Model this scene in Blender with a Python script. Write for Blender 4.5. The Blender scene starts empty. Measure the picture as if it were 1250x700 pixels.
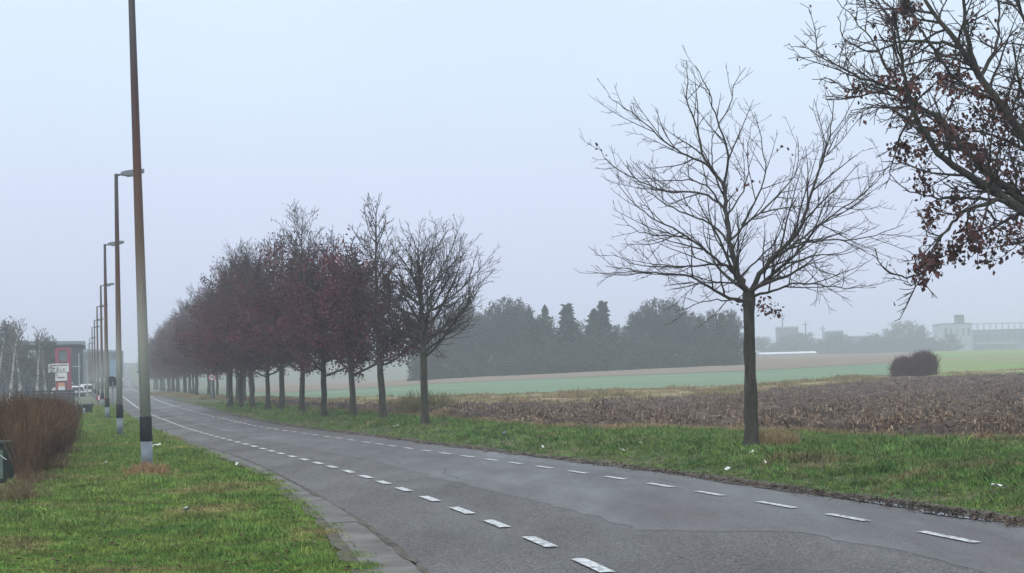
import bpy, math, random
import numpy as np
from mathutils import Vector
sc = bpy.context.scene
col = sc.collection
rng = np.random.default_rng(7)

# ---------------------------------------------------------------- camera
F = 2150.0; H = 1.7                      # focal length in photo pixels, eye height
P = math.atan(109 / F); R = math.atan(.0262)
fw = np.array([0, math.cos(P), math.sin(P)]); r0 = np.array([1., 0, 0]); u0 = np.array([0, -math.sin(P), math.cos(P)])
rt = math.cos(R) * r0 - math.sin(R) * u0; up = math.cos(R) * u0 + math.sin(R) * r0
cam = bpy.data.cameras.new('camera'); co = bpy.data.objects.new('camera', cam); col.objects.link(co)
cam.sensor_width = 36; cam.lens = 36 * F / 1250; cam.clip_end = 6000; cam.clip_start = .1
from mathutils import Matrix
co.matrix_world = Matrix(((rt[0], up[0], -fw[0], 0), (rt[1], up[1], -fw[1], 0), (rt[2], up[2], -fw[2], H), (0, 0, 0, 1)))
sc.camera = co

# ---------------------------------------------------------------- light: overcast daylight
SUN_EL, SUN_AZ = math.radians(48), math.radians(200)
w = bpy.data.worlds.new('World'); sc.world = w; w.use_nodes = True
nt = w.node_tree; nt.nodes.clear()
def N(nt, t, **k):
    n = nt.nodes.new(t)
    for a, b in k.items(): setattr(n, a, b)
    return n
out = N(nt, 'ShaderNodeOutputWorld'); bg = N(nt, 'ShaderNodeBackground'); bg.inputs[1].default_value = .1
sky = N(nt, 'ShaderNodeTexSky', sky_type='NISHITA', sun_disc=False, sun_elevation=SUN_EL, sun_rotation=SUN_AZ, air_density=1.2, dust_density=4, ozone_density=2)
geo = N(nt, 'ShaderNodeTexCoord'); sep = N(nt, 'ShaderNodeSeparateXYZ')
ramp = N(nt, 'ShaderNodeValToRGB'); mix = N(nt, 'ShaderNodeMix', data_type='RGBA'); mix.inputs[0].default_value = .88
el = ramp.color_ramp.elements
SKY = [(0.0, (.57, .65, .83)), (.05, (.635, .70, .91)), (.10, (.67, .74, .94)), (.16, (.69, .81, .965)), (.30, (.74, .88, .99)), (1.0, (.98, 1.05, 1.12))]
el[0].position = 0; el[0].color = (*SKY[0][1], 1); el[1].position = 1; el[1].color = (*SKY[-1][1], 1)
for p, c in SKY[1:-1]:
    e = el.new(p); e.color = (*c, 1)
mul = N(nt, 'ShaderNodeVectorMath', operation='SCALE'); mul.inputs['Scale'].default_value = 10
# faint cloud-sheet unevenness
cn = N(nt, 'ShaderNodeTexNoise'); cn.inputs['Scale'].default_value = 2.2; cn.inputs['Detail'].default_value = 3
cm = N(nt, 'ShaderNodeMapRange'); cm.inputs[1].default_value = .3; cm.inputs[2].default_value = .7; cm.inputs[3].default_value = .95; cm.inputs[4].default_value = 1.04
cs = N(nt, 'ShaderNodeVectorMath', operation='SCALE')
nt.links.new(geo.outputs['Generated'], sep.inputs[0]); nt.links.new(sep.outputs[2], ramp.inputs[0])
nt.links.new(geo.outputs['Generated'], cn.inputs['Vector']); nt.links.new(cn.outputs[0], cm.inputs[0])
nt.links.new(ramp.outputs[0], mul.inputs[0]); nt.links.new(mul.outputs[0], cs.inputs[0]); nt.links.new(cm.outputs[0], cs.inputs['Scale'])
nt.links.new(sky.outputs[0], mix.inputs[6]); nt.links.new(cs.outputs[0], mix.inputs[7])
nt.links.new(mix.outputs[2], bg.inputs[0]); nt.links.new(bg.outputs[0], out.inputs[0])
sun = bpy.data.lights.new('sun', 'SUN'); sun.energy = .8; sun.angle = math.radians(25); sun.color = (1, .96, .9)
so = bpy.data.objects.new('sun', sun); col.objects.link(so)
so.rotation_euler = (math.radians(90) - SUN_EL, 0, math.pi - SUN_AZ)
sc.view_settings.view_transform = 'Standard'; sc.view_settings.look = 'None'; sc.view_settings.gamma = 1
sc.view_settings.exposure = 0.25
sc.cycles.use_denoising = True
sc.cycles.max_bounces = 6; sc.cycles.diffuse_bounces = 2; sc.cycles.glossy_bounces = 2; sc.cycles.volume_bounces = 4
sc.cycles.transparent_max_bounces = 8

# ---------------------------------------------------------------- geometry of the place
def sstep(a, b, x):
    t = np.clip((x - a) / (b - a), 0, 1); return t * t * (3 - 2 * t)
ZZ = np.array([-30, 0, 10, 15.5, 17.5, 20, 22, 24.5, 28, 31, 34, 38, 42, 47, 52, 58, 65, 72, 82, 95, 118, 150, 200, 300, 500, 1400.])
G0T = np.interp(ZZ, [-30, 10, 15.6, 17.7, 20.8, 24.1, 27.5, 31.1, 34.4, 36.2, 40.6, 49.8, 57.3, 67.5, 87.8, 129.7, 200, 500, 1400],
                [5.0, -.5, -1.36, -1.67, -2.2, -2.86, -3.58, -4.35, -5.02, -5.55, -6.89, -9.2, -11.2, -13.94, -19.1, -29.4, -46, -114, -313])
G1T = np.interp(ZZ, [-30, 10, 15.5, 17.1, 19.3, 21.9, 25.4, 28.2, 30.7, 33, 38.1, 41.8, 45.4, 52, 60, 67.5, 87.8, 129.7, 200, 500, 1400],
                [5.9, .1, -.83, -1.13, -1.53, -2.05, -2.82, -3.44, -4.0, -4.57, -5.76, -6.78, -7.87, -9.62, -11.9, -13.8, -19.0, -29.3, -45.9, -113.9, -312.9])
LT = np.interp(ZZ, [-30, 10, 15.4, 17.7, 20, 22.1, 24.4, 26.6, 28.5, 30.3, 32.2, 34.1, 35.8, 37.6, 39.3, 41, 42.7, 44.3, 46.1, 50.5, 53.6, 60.1, 71.6, 81.9, 95.5, 118.4, 170.6, 300, 500, 1400],
               [7.5, 1.55, .66, .23, -.22, -.68, -1.21, -1.7, -2.13, -2.57, -3.03, -3.53, -4.0, -4.52, -5.01, -5.48, -5.92, -6.35, -6.81, -8.06, -8.92, -10.64, -13.73, -16.3, -19.73, -25.32, -37.6, -67.5, -113, -312])
RT = np.interp(ZZ, [-30, 10, 17.1, 19.6, 21.7, 24, 26, 28.1, 30, 31.9, 33.7, 35.3, 37, 43.8, 46.9, 51.5, 56.8, 64.7, 70.7, 76.6, 88, 103.4, 129.6, 300, 500, 1400],
               [11, 5.3, 4.19, 3.74, 3.16, 2.62, 2.12, 1.59, 1.05, .53, 0, -.53, -1.04, -3.03, -3.96, -5.28, -6.87, -9.23, -10.79, -12.41, -15.24, -19.06, -25.61, -64.3, -109.6, -309])
ET = np.interp(ZZ, [-30, 10, 18.6, 19.7, 20.8, 22.5, 24, 26.7, 30, 33.3, 37.6, 42.9, 47.3, 51.7, 57, 64.3, 79.7, 107, 148.8, 300, 500, 1400],
               [11.9, 6.9, 5.3, 5.0, 4.65, 4.24, 3.85, 3.2, 2.3, 1.35, .06, -1.59, -2.85, -4.07, -5.65, -7.91, -12.17, -18.51, -28.5, -63, -108.5, -308])
FZ = np.arange(-30, 1400, .5)
def mkcurve(T):
    y = np.interp(FZ, ZZ, T); 
    out = y.copy()
    for s, lo, hi in ((5, -30, 70), (15, 70, 1400)):
        k = np.exp(-.5 * (np.arange(-3 * s, 3 * s + 1) / s) ** 2); k /= k.sum()
        z = np.convolve(np.pad(y, 3 * s, mode='reflect', reflect_type='odd'), k, 'valid')
        m = (FZ >= lo) & (FZ < hi); out[m] = z[m]
    return lambda Z: np.interp(Z, FZ, out)
cG0, cG1, cL, cR, cE = map(mkcurve, (G0T, G1T, LT, RT, ET))

def ground(X, Y):
    X = np.asarray(X, float); Y = np.asarray(Y, float)
    s = np.interp(X, [-400, -60, -25, -8, 33, 45, 100, 500], [.002, .003, .0045, .0085, .0131, .0145, .0138, .012])
    t = np.minimum(Y, 420) - 72
    t = np.where(t > 12, t - 6, np.where(t > -12, (t + 12) ** 2 / 48, 0))
    g = s * t
    g = g + 10.5 * sstep(400, 760, Y) * (1 - sstep(-70, 40, X)) * sstep(-400, -150, X)
    d = (X - cE(Y)) * .96
    g = g + .2 * sstep(.6, 2.8, d) * (1 - sstep(5, 9, d)) * sstep(5, 12, Y) * (1 - sstep(110, 160, Y))
    return g
def ray(x, y):
    d = fw + rt * (x - 625) / F + up * (350 - y) / F
    return d / d[1]
YS = np.concatenate([np.arange(8, 120, .1), np.arange(120, 900, .5)])
def at(x, y):
    """ground point seen at photo pixel x, y"""
    d = ray(x, y); z = H + d[2] * YS; g = ground(d[0] * YS, YS)
    k = np.argmax(z <= g)
    if z[k] > g[k]: k = int(np.argmin(z[:2500] - g[:2500]))
    return np.array([d[0] * YS[k], YS[k], g[k]])
def pt(x, y, Y):
    """point at depth Y on the line of sight through photo pixel x, y"""
    d = ray(x, y); return np.array([d[0] * Y, Y, H + d[2] * Y])
def G3(X, Y, dz=0): return (float(X), float(Y), float(ground(X, Y)) + dz)

# ---------------------------------------------------------------- materials
def newmat(name):
    m = bpy.data.materials.new(name); m.use_nodes = True
    return m, m.node_tree, m.node_tree.nodes['Principled BSDF']
def ramp_node(nt, stops):
    r = N(nt, 'ShaderNodeValToRGB'); e = r.color_ramp.elements
    e[0].position = stops[0][0]; e[0].color = (*stops[0][1], 1)
    e[1].position = stops[-1][0]; e[1].color = (*stops[-1][1], 1)
    for p, c in stops[1:-1]:
        q = e.new(p); q.color = (*c, 1)
    return r
def noise(nt, scale, detail=4, rough=.55, src=None, stretch=None):
    n = N(nt, 'ShaderNodeTexNoise'); n.inputs['Scale'].default_value = scale; n.inputs['Detail'].default_value = detail; n.inputs['Roughness'].default_value = rough
    if src is not None:
        if stretch:
            mp = N(nt, 'ShaderNodeMapping'); mp.inputs['Scale'].default_value = stretch
            nt.links.new(src, mp.inputs[0]); src = mp.outputs[0]
        nt.links.new(src, n.inputs['Vector'])
    return n
def mat(name, stops, scale=3, rough=.8, bump=0, bscale=None, detail=4, stretch=None, fine=None, metallic=0, obj=False, spec=None):
    """noise -> colour ramp; fine=(scale, amount) multiplies a second noise; bump strength"""
    m, nt, b = newmat(name)
    if obj:
        tc = N(nt, 'ShaderNodeTexCoord'); src = tc.outputs['Object']
    else:
        g = N(nt, 'ShaderNodeNewGeometry'); src = g.outputs['Position']
    n = noise(nt, scale, detail, .6, src, stretch)
    if len(stops[0]) == 3: stops = [(.3 + .4 * i / max(1, len(stops) - 1), c) for i, c in enumerate(stops)]
    r = ramp_node(nt, stops); nt.links.new(n.outputs[0], r.inputs[0]); c = r.outputs[0]
    if fine:
        f = noise(nt, fine[0], 3, .7, src, stretch); mr = N(nt, 'ShaderNodeMapRange')
        mr.inputs[1].default_value = .3; mr.inputs[2].default_value = .7
        mr.inputs[3].default_value = 1 - fine[1]; mr.inputs[4].default_value = 1 + fine[1]
        v = N(nt, 'ShaderNodeVectorMath', operation='SCALE')
        nt.links.new(f.outputs[0], mr.inputs[0]); nt.links.new(c, v.inputs[0]); nt.links.new(mr.outputs[0], v.inputs['Scale']); c = v.outputs[0]
    nt.links.new(c, b.inputs['Base Color'])
    b.inputs['Roughness'].default_value = rough; b.inputs['Metallic'].default_value = metallic
    if spec is not None: b.inputs['Specular IOR Level'].default_value = spec
    if bump:
        bn = noise(nt, bscale or scale * 6, 5, .65, src); bp = N(nt, 'ShaderNodeBump')
        bp.inputs['Strength'].default_value = bump; bp.inputs['Distance'].default_value = .03
        nt.links.new(bn.outputs[0], bp.inputs['Height']); nt.links.new(bp.outputs[0], b.inputs['Normal'])
    return m
def c1(*c): return [c, tuple(x * .82 for x in c)]

M = {}
GREENS = [(.30, (.055, .13, .03)), (.38, (.105, .22, .042)), (.45, (.19, .25, .055)), (.50, (.12, .235, .042)), (.57, (.215, .25, .07)), (.63, (.29, .25, .105)), (.67, (.22, .21, .08)), (.72, (.12, .165, .04))]
def grassmat(name, stops, dens=.35, root=1.0):
    m, nt, b = newmat(name)
    g = N(nt, 'ShaderNodeNewGeometry')
    n = noise(nt, dens, 6, .68, g.outputs['Position'])
    r = ramp_node(nt, stops); nt.links.new(n.outputs[0], r.inputs[0])
    f = noise(nt, 9, 2, .7, g.outputs['Position']); mr = N(nt, 'ShaderNodeMapRange')
    mr.inputs[1].default_value = .3; mr.inputs[2].default_value = .7; mr.inputs[3].default_value = .6; mr.inputs[4].default_value = 1.45
    v = N(nt, 'ShaderNodeVectorMath', operation='SCALE')
    nt.links.new(f.outputs[0], mr.inputs[0]); nt.links.new(r.outputs[0], v.inputs[0]); nt.links.new(mr.outputs[0], v.inputs['Scale'])
    n3 = noise(nt, 1.6, 3, .6, g.outputs['Position']); m3 = N(nt, 'ShaderNodeMapRange'); m3.inputs[1].default_value = .35; m3.inputs[2].default_value = .65; m3.inputs[3].default_value = .62; m3.inputs[4].default_value = 1.25
    v3 = N(nt, 'ShaderNodeVectorMath', operation='SCALE'); nt.links.new(n3.outputs[0], m3.inputs[0]); nt.links.new(m3.outputs[0], v3.inputs['Scale']); nt.links.new(v.outputs[0], v3.inputs[0]); v = v3
    oi = N(nt, 'ShaderNodeObjectInfo'); m2 = N(nt, 'ShaderNodeMapRange'); m2.inputs[3].default_value = .55; m2.inputs[4].default_value = 1.5
    v2 = N(nt, 'ShaderNodeVectorMath', operation='SCALE'); nt.links.new(oi.outputs['Random'], m2.inputs[0]); nt.links.new(m2.outputs[0], v2.inputs['Scale']); nt.links.new(v.outputs[0], v2.inputs[0])
    nt.links.new(v2.outputs[0], b.inputs['Base Color']); b.inputs['Roughness'].default_value = .7
    b.inputs['Specular IOR Level'].default_value = .25
    return m
M['grass'] = grassmat('grass_blades', GREENS)
M['grass_right'] = grassmat('grass_verge_right', [(.30, (.035, .10, .022)), (.38, (.08, .185, .035)), (.45, (.15, .21, .055)), (.52, (.09, .20, .04)), (.59, (.19, .20, .075)), (.65, (.23, .18, .09)), (.69, (.085, .14, .04))], .5)
M['dry_grass'] = mat('dry_grass', [(.40, .31, .17), (.30, .20, .10), (.50, .41, .25)], 6, .85)
M['dull_grass'] = mat('dull_dry_grass', [(.25, .19, .10), (.16, .12, .06), (.30, .25, .14)], 6, .85)
M['tan_tuft'] = mat('tan_tuft', [(.46, .29, .15), (.34, .20, .10), (.52, .38, .22)], 8, .85)
# ground: verge grass near, hazy pasture far
m, nt, b = newmat('ground'); g = N(nt, 'ShaderNodeNewGeometry')
n1 = noise(nt, .4, 6, .68, g.outputs['Position']); r1 = ramp_node(nt, [(.34, (.03, .06, .018)), (.45, (.06, .09, .028)), (.54, (.10, .10, .04)), (.62, (.15, .115, .06)), (.70, (.06, .085, .03))])
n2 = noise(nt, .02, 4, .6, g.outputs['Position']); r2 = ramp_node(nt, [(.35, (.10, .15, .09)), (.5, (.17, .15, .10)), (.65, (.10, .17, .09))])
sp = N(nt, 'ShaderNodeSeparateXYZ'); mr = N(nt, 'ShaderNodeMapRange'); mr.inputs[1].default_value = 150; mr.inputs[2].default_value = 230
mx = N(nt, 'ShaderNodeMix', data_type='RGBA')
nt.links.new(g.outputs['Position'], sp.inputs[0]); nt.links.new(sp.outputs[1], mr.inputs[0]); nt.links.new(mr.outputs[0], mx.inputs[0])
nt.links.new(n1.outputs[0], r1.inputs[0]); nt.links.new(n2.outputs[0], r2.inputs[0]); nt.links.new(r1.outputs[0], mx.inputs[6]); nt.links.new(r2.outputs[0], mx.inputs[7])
nt.links.new(mx.outputs[2], b.inputs['Base Color']); b.inputs['Roughness'].default_value = .95; M['ground'] = m

def asphalt(name, lo, hi, rough0, rough1, grit):
    m, nt, b = newmat(name); g = N(nt, 'ShaderNodeNewGeometry'); pos = g.outputs['Position']
    n = noise(nt, .35, 5, .6, pos, (1.6, .35, 1)); r = ramp_node(nt, [(.3, lo), (.7, hi)]); nt.links.new(n.outputs[0], r.inputs[0])
    v = N(nt, 'ShaderNodeTexVoronoi'); v.inputs['Scale'].default_value = 65; nt.links.new(pos, v.inputs['Vector'])
    sepc = N(nt, 'ShaderNodeSeparateColor'); nt.links.new(v.outputs['Color'], sepc.inputs[0])
    mr = N(nt, 'ShaderNodeMapRange'); mr.inputs[1].default_value = .0; mr.inputs[2].default_value = 1; mr.inputs[3].default_value = 1 - grit; mr.inputs[4].default_value = 1 + grit
    nt.links.new(sepc.outputs[0], mr.inputs[0])
    # bright stones
    mr2 = N(nt, 'ShaderNodeMapRange'); mr2.inputs[1].default_value = .93; mr2.inputs[2].default_value = 1; mr2.inputs[3].default_value = 0; mr2.inputs[4].default_value = grit * 2.2
    nt.links.new(sepc.outputs[1], mr2.inputs[0])
    ad = N(nt, 'ShaderNodeMath', operation='ADD'); nt.links.new(mr.outputs[0], ad.inputs[0]); nt.links.new(mr2.outputs[0], ad.inputs[1])
    sc_ = N(nt, 'ShaderNodeVectorMath', operation='SCALE'); nt.links.new(r.outputs[0], sc_.inputs[0]); nt.links.new(ad.outputs[0], sc_.inputs['Scale'])
    nt.links.new(sc_.outputs[0], b.inputs['Base Color'])
    rn = noise(nt, .5, 4, .6, pos, (1.5, .3, 1)); rr = N(nt, 'ShaderNodeMapRange'); rr.inputs[1].default_value = .35; rr.inputs[2].default_value = .65; rr.inputs[3].default_value = rough0; rr.inputs[4].default_value = rough1
    nt.links.new(rn.outputs[0], rr.inputs[0]); nt.links.new(rr.outputs[0], b.inputs['Roughness'])
    bp = N(nt, 'ShaderNodeBump'); bp.inputs['Strength'].default_value = .35 * grit * 3; bp.inputs['Distance'].default_value = .006
    nt.links.new(v.outputs['Distance'], bp.inputs['Height']); nt.links.new(bp.outputs[0], b.inputs['Normal'])
    return m
M['asphalt'] = asphalt('old_coarse_asphalt', (.060, .055, .053), (.110, .101, .097), .5, .78, 1.0)
M['asphalt_smooth'] = asphalt('smooth_asphalt', (.068, .063, .064), (.115, .106, .107), .42, .7, .45)
M['paint'] = mat('road_paint', [(.36, (.13, .13, .13)), (.44, (.38, .38, .38)), (.52, (.60, .61, .62)), (.7, (.72, .73, .74))], 14, .55, detail=7, fine=(60, .15))
M['concrete'] = mat('gutter_concrete', [(.32, (.075, .07, .06)), (.45, (.125, .118, .106)), (.56, (.155, .147, .134)), (.70, (.20, .19, .175))], 1.3, .8, .4, 30, 6, fine=(9, .18))
M['dirt'] = mat('road_edge_dirt', [(.04, .035, .028), (.09, .075, .055), (.14, .12, .09)], 2.5, .85, .5, 20, fine=(18, .35))
M['tar'] = mat('crack_tar', c1(.022, .02, .02), 5, .6)
M['puddle'] = mat('puddle_water', c1(.035, .04, .045), 3, .04)
M['soil'] = mat('stubble_soil', [(.34, (.026, .016, .011)), (.46, (.062, .038, .026)), (.56, (.095, .060, .041)), (.68, (.14, .095, .066))], .7, .9, .8, 7, 6, fine=(4, .6))
M['straw'] = mat('straw_residue', [(.34, (.03, .019, .013)), (.47, (.085, .052, .035)), (.55, (.20, .13, .082)), (.66, (.60, .46, .30))], 9, .8)
M['weed_strip'] = mat('weedy_margin', [(.25, (.17, .10, .06)), (.42, (.30, .20, .12)), (.52, (.20, .19, .08)), (.62, (.34, .27, .15)), (.8, (.22, .13, .085))], .22, .95, .6, 4, 6, stretch=(.5, 1.4, 1), fine=(1.5, .3))
M['weed'] = mat('dry_weeds', [(.25, (.20, .10, .07)), (.42, (.33, .22, .13)), (.52, (.20, .20, .08)), (.62, (.40, .31, .18)), (.8, (.24, .13, .09))], .22, .9, fine=(6, .35), stretch=(.5, 1.4, 1))
M['crop'] = mat('winter_crop', [(.36, (.12, .205, .115)), (.5, (.15, .235, .135)), (.64, (.19, .25, .15))], .09, .9, .3, 3, 5, fine=(.6, .1), stretch=(.4, 1.5, 1))
M['pink'] = mat('far_stubble', [(.3, (.19, .145, .11)), (.5, (.245, .18, .14)), (.7, (.20, .18, .11))], .04, .95, 0, None, 5, fine=(.3, .16), stretch=(.4, 1.6, 1))
M['meadow'] = mat('right_meadow', [(.35, (.11, .26, .06)), (.46, (.17, .30, .08)), (.54, (.30, .25, .14)), (.63, (.13, .28, .06))], .05, .95, .3, 2, 5, fine=(.8, .2), stretch=(.25, 1.3, 1))
BARK = [(.3, (.028, .024, .022)), (.5, (.06, .052, .045)), (.7, (.10, .095, .075))]
M['bark'] = mat('tree_bark', BARK, 5, .9, .8, 22, 5, stretch=(2.5, 2.5, .5))
M['bark_green'] = mat('mossy_bark', [(.3, (.026, .024, .019)), (.5, (.052, .050, .038)), (.7, (.09, .09, .066))], 5, .9, .9, 24, 5, stretch=(2.5, 2.5, .5))
M['twig'] = mat('twig_bark', [(.035, .027, .026), (.065, .05, .047)], 4, .85)
M['leaf'] = mat('dead_leaf', [(.3, (.045, .018, .016)), (.5, (.085, .030, .026)), (.7, (.14, .042, .032))], 3, .75)
M['leaf_far'] = mat('dead_leaf_dull', [(.35, (.036, .015, .026)), (.5, (.085, .024, .038)), (.65, (.19, .038, .048))], .8, .8)
M['birch'] = mat('birch_bark', [(.36, (.12, .12, .12)), (.5, (.50, .50, .48)), (.7, (.62, .62, .60))], 3, .8, obj=True, stretch=(1, 1, 5))
M['birch_twig'] = mat('birch_twig', [(.075, .07, .07), (.26, .26, .26)], .9, .85)
M['hedge'] = mat('bare_hedge_stems', [(.35, (.060, .034, .020)), (.5, (.115, .063, .035)), (.65, (.19, .11, .06))], 1.6, .9, fine=(7, .3))
M['bush'] = mat('mauve_bush_twigs', [(.10, .055, .055), (.15, .085, .08)], 2, .9)
M['conifer'] = mat('conifer_needles', [(.018, .032, .022), (.04, .06, .04)], 1.5, .9)
M['copse'] = mat('copse_twigs', [(.024, .028, .032), (.06, .057, .057)], .5, .9)
M['under'] = mat('evergreen_shrub', [(.025, .035, .025), (.05, .06, .042)], 1, .9)
M['pole_low'] = mat('galvanised_grey', [(.35, (.13, .16, .19)), (.5, (.19, .225, .26)), (.65, (.24, .27, .30))], 5, .6, .2, 30, obj=True, spec=.4)
M['black'] = mat('black_sleeve', c1(.008, .010, .018), 5, .55)
# pole: pale lichen grey low down, rust brown above (its own colour, by height on the pole)
m, nt, b = newmat('pole_paint'); tc = N(nt, 'ShaderNodeTexCoord'); sp = N(nt, 'ShaderNodeSeparateXYZ')
n = noise(nt, 3.5, 6, .65, tc.outputs['Object'], (5, 5, .45)); ml = N(nt, 'ShaderNodeMath', operation='MULTIPLY_ADD'); ml.inputs[1].default_value = 1.6
r = ramp_node(nt, [(.0, (.42, .44, .41)), (.26, (.30, .295, .26)), (.46, (.15, .10, .075)), (.66, (.11, .045, .032)), (.85, (.065, .035, .036)), (1, (.07, .06, .065))])
mr = N(nt, 'ShaderNodeMapRange'); mr.inputs[1].default_value = 1.6; mr.inputs[2].default_value = 9.2
nt.links.new(tc.outputs['Object'], sp.inputs[0]); nt.links.new(sp.outputs[2], ml.inputs[2]); nt.links.new(n.outputs[0], ml.inputs[0])
nt.links.new(ml.outputs[0], mr.inputs[0]); nt.links.new(mr.outputs[0], r.inputs[0]); nt.links.new(r.outputs[0], b.inputs['Base Color'])
b.inputs['Roughness'].default_value = .55; M['pole'] = m
M['lamp_metal'] = mat('lamp_housing', c1(.12, .14, .16), 6, .5, obj=True)
M['lamp_glass'] = mat('lamp_glass', c1(.30, .36, .38), 6, .2, obj=True)
M['white'] = mat('white_paint', c1(.75, .77, .78), 4, .5, obj=True)
M['red'] = mat('red_paint', c1(.42, .02, .06), 4, .5, obj=True)
M['magenta'] = mat('red_cladding', c1(.30, .02, .08), 1, .55)
M['maroon'] = mat('dark_red_cladding', c1(.15, .03, .05), 1, .6)
M['orange'] = mat('orange_panel', c1(.65, .30, .16), 3, .5)
M['slate'] = mat('slate_cladding', c1(.03, .04, .05), .5, .7)
M['slate2'] = mat('grey_roofing', c1(.06, .075, .09), .5, .7)
M['dark'] = mat('dark_opening', c1(.02, .025, .028), 1, .6)
M['blue'] = mat('blue_cladding', c1(.10, .22, .34), 1, .6)
M['pale'] = mat('pale_wall', c1(.42, .46, .48), .2, .8)
M['teal'] = mat('grey_green_hall', c1(.13, .18, .19), .2, .8)
M['glass'] = mat('window_glass', c1(.03, .05, .06), 1, .12)
M['greenbox'] = mat('dark_green_paint', c1(.007, .022, .016), 6, .5, obj=True)
M['greenpale'] = mat('grey_green_panel', c1(.12, .17, .14), 6, .6, obj=True)
M['rubber'] = mat('tyre_rubber', c1(.02, .02, .02), 9, .8)
M['signback'] = mat('sign_back', c1(.02, .024, .028), 3, .6)
M['paper'] = mat('litter_paper', [(.5, .5, .46), (.8, .8, .76)], 20, .7)

# ---------------------------------------------------------------- mesh helpers
def mk(name, V, Fc, m, parent=None, smooth=False, kind=None, label=None, cat=None, group=None, loc=None):
    me = bpy.data.meshes.new(name)
    V = np.asarray(V, np.float32).reshape(-1, 3)
    if isinstance(Fc, np.ndarray):
        k = Fc.shape[1]; n = len(Fc)
        me.vertices.add(len(V)); me.vertices.foreach_set('co', V.ravel())
        me.loops.add(n * k); me.loops.foreach_set('vertex_index', Fc.astype(np.int32).ravel())
        me.polygons.add(n); me.polygons.foreach_set('loop_start', np.arange(0, n * k, k, dtype=np.int32)); me.polygons.foreach_set('loop_total', np.full(n, k, np.int32))
        me.update(calc_edges=True)
    else:
        me.from_pydata(V.tolist(), [], Fc)
    if smooth: me.polygons.foreach_set('use_smooth', np.ones(len(me.polygons), bool))
    me.materials.append(M[m] if isinstance(m, str) else m); me.update()
    o = bpy.data.objects.new(name, me); col.objects.link(o)
    if parent: o.parent = parent
    if loc is not None: o.location = loc
    tag(o, label, cat, group, kind)
    return o
def tag(o, label=None, cat=None, group=None, kind=None):
    for a, b in (('label', label), ('category', cat), ('group', group), ('kind', kind)):
        if b: o[a] = b
def empty(name, loc, label, cat, group=None, rz=0, lean=(0, 0)):
    o = bpy.data.objects.new(name, None); col.objects.link(o); o.location = [float(v) for v in loc]; o.rotation_euler = (lean[0], lean[1], rz)
    o.empty_display_size = .2; tag(o, label, cat, group); return o
class MB:
    def __init__(s): s.v = []; s.f = []
    def add(s, V, Fs):
        b = len(s.v); s.v += [tuple(map(float, p)) for p in V]; s.f += [tuple(i + b for i in q) for q in Fs]; return s
    def box(s, x0, x1, y0, y1, z0, z1, bev=0):
        if bev:
            b = bev; V = []
            for z, i in ((z0, b), (z0 + b, 0), (z1 - b, 0), (z1, b)):
                V += [(x0 + i, y0 + i, z), (x1 - i, y0 + i, z), (x1 - i, y1 - i, z), (x0 + i, y1 - i, z)]
            Fs = [(3, 2, 1, 0), (12, 13, 14, 15)]
            for k in range(3):
                for j in range(4): a = 4 * k + j; c = 4 * k + (j + 1) % 4; Fs.append((a, c, c + 4, a + 4))
            return s.add(V, Fs)
        return s.add([(x0, y0, z0), (x1, y0, z0), (x1, y1, z0), (x0, y1, z0), (x0, y0, z1), (x1, y0, z1), (x1, y1, z1), (x0, y1, z1)],
                     [(3, 2, 1, 0), (4, 5, 6, 7), (0, 1, 5, 4), (1, 2, 6, 5), (2, 3, 7, 6), (3, 0, 4, 7)])
    def tube(s, pts, rad, k=10, cap=True):
        V, Fq = tubes([(np.array(pts, float), np.array(rad, float))], k); s.add(V, [tuple(q) for q in Fq])
        if cap:
            n = len(pts); b = len(s.v) - n * k
            s.f.append(tuple(b + k - 1 - i for i in range(k))); s.f.append(tuple(b + (n - 1) * k + i for i in range(k)))
        return s
    def disc(s, c, r, y0, y1, k=24):
        a = np.linspace(0, 2 * np.pi, k, endpoint=False)
        V = [(c[0] + r * math.cos(t), y0, c[1] + r * math.sin(t)) for t in a] + [(c[0] + r * math.cos(t), y1, c[1] + r * math.sin(t)) for t in a]
        return s.add(V, [tuple(range(k)), tuple(reversed(range(k, 2 * k)))] + [(i, i + k, (i + 1) % k + k, (i + 1) % k) for i in range(k)])
    def ring(s, c, r1, r2, y0, y1, k=24):
        a = np.linspace(0, 2 * np.pi, k, endpoint=False); V = []
        for y, r in ((y0, r1), (y0, r2), (y1, r2), (y1, r1)): V += [(c[0] + r * math.cos(t), y, c[1] + r * math.sin(t)) for t in a]
        return s.add(V, [(j * k + i, ((j + 1) % 4) * k + i, ((j + 1) % 4) * k + (i + 1) % k, j * k + (i + 1) % k) for j in range(4) for i in range(k)])
    def prism(s, poly, x0, x1):
        """profile poly in (y,z) extruded along x"""
        n = len(poly); V = [(x0, a, b) for a, b in poly] + [(x1, a, b) for a, b in poly]
        return s.add(V, [tuple(range(n)), tuple(reversed(range(n, 2 * n)))] + [(i, i + n, (i + 1) % n + n, (i + 1) % n) for i in range(n)])
    def build(s, name, m, parent=None, smooth=False, **k): return mk(name, s.v, s.f, m, parent, smooth, **k)

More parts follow.
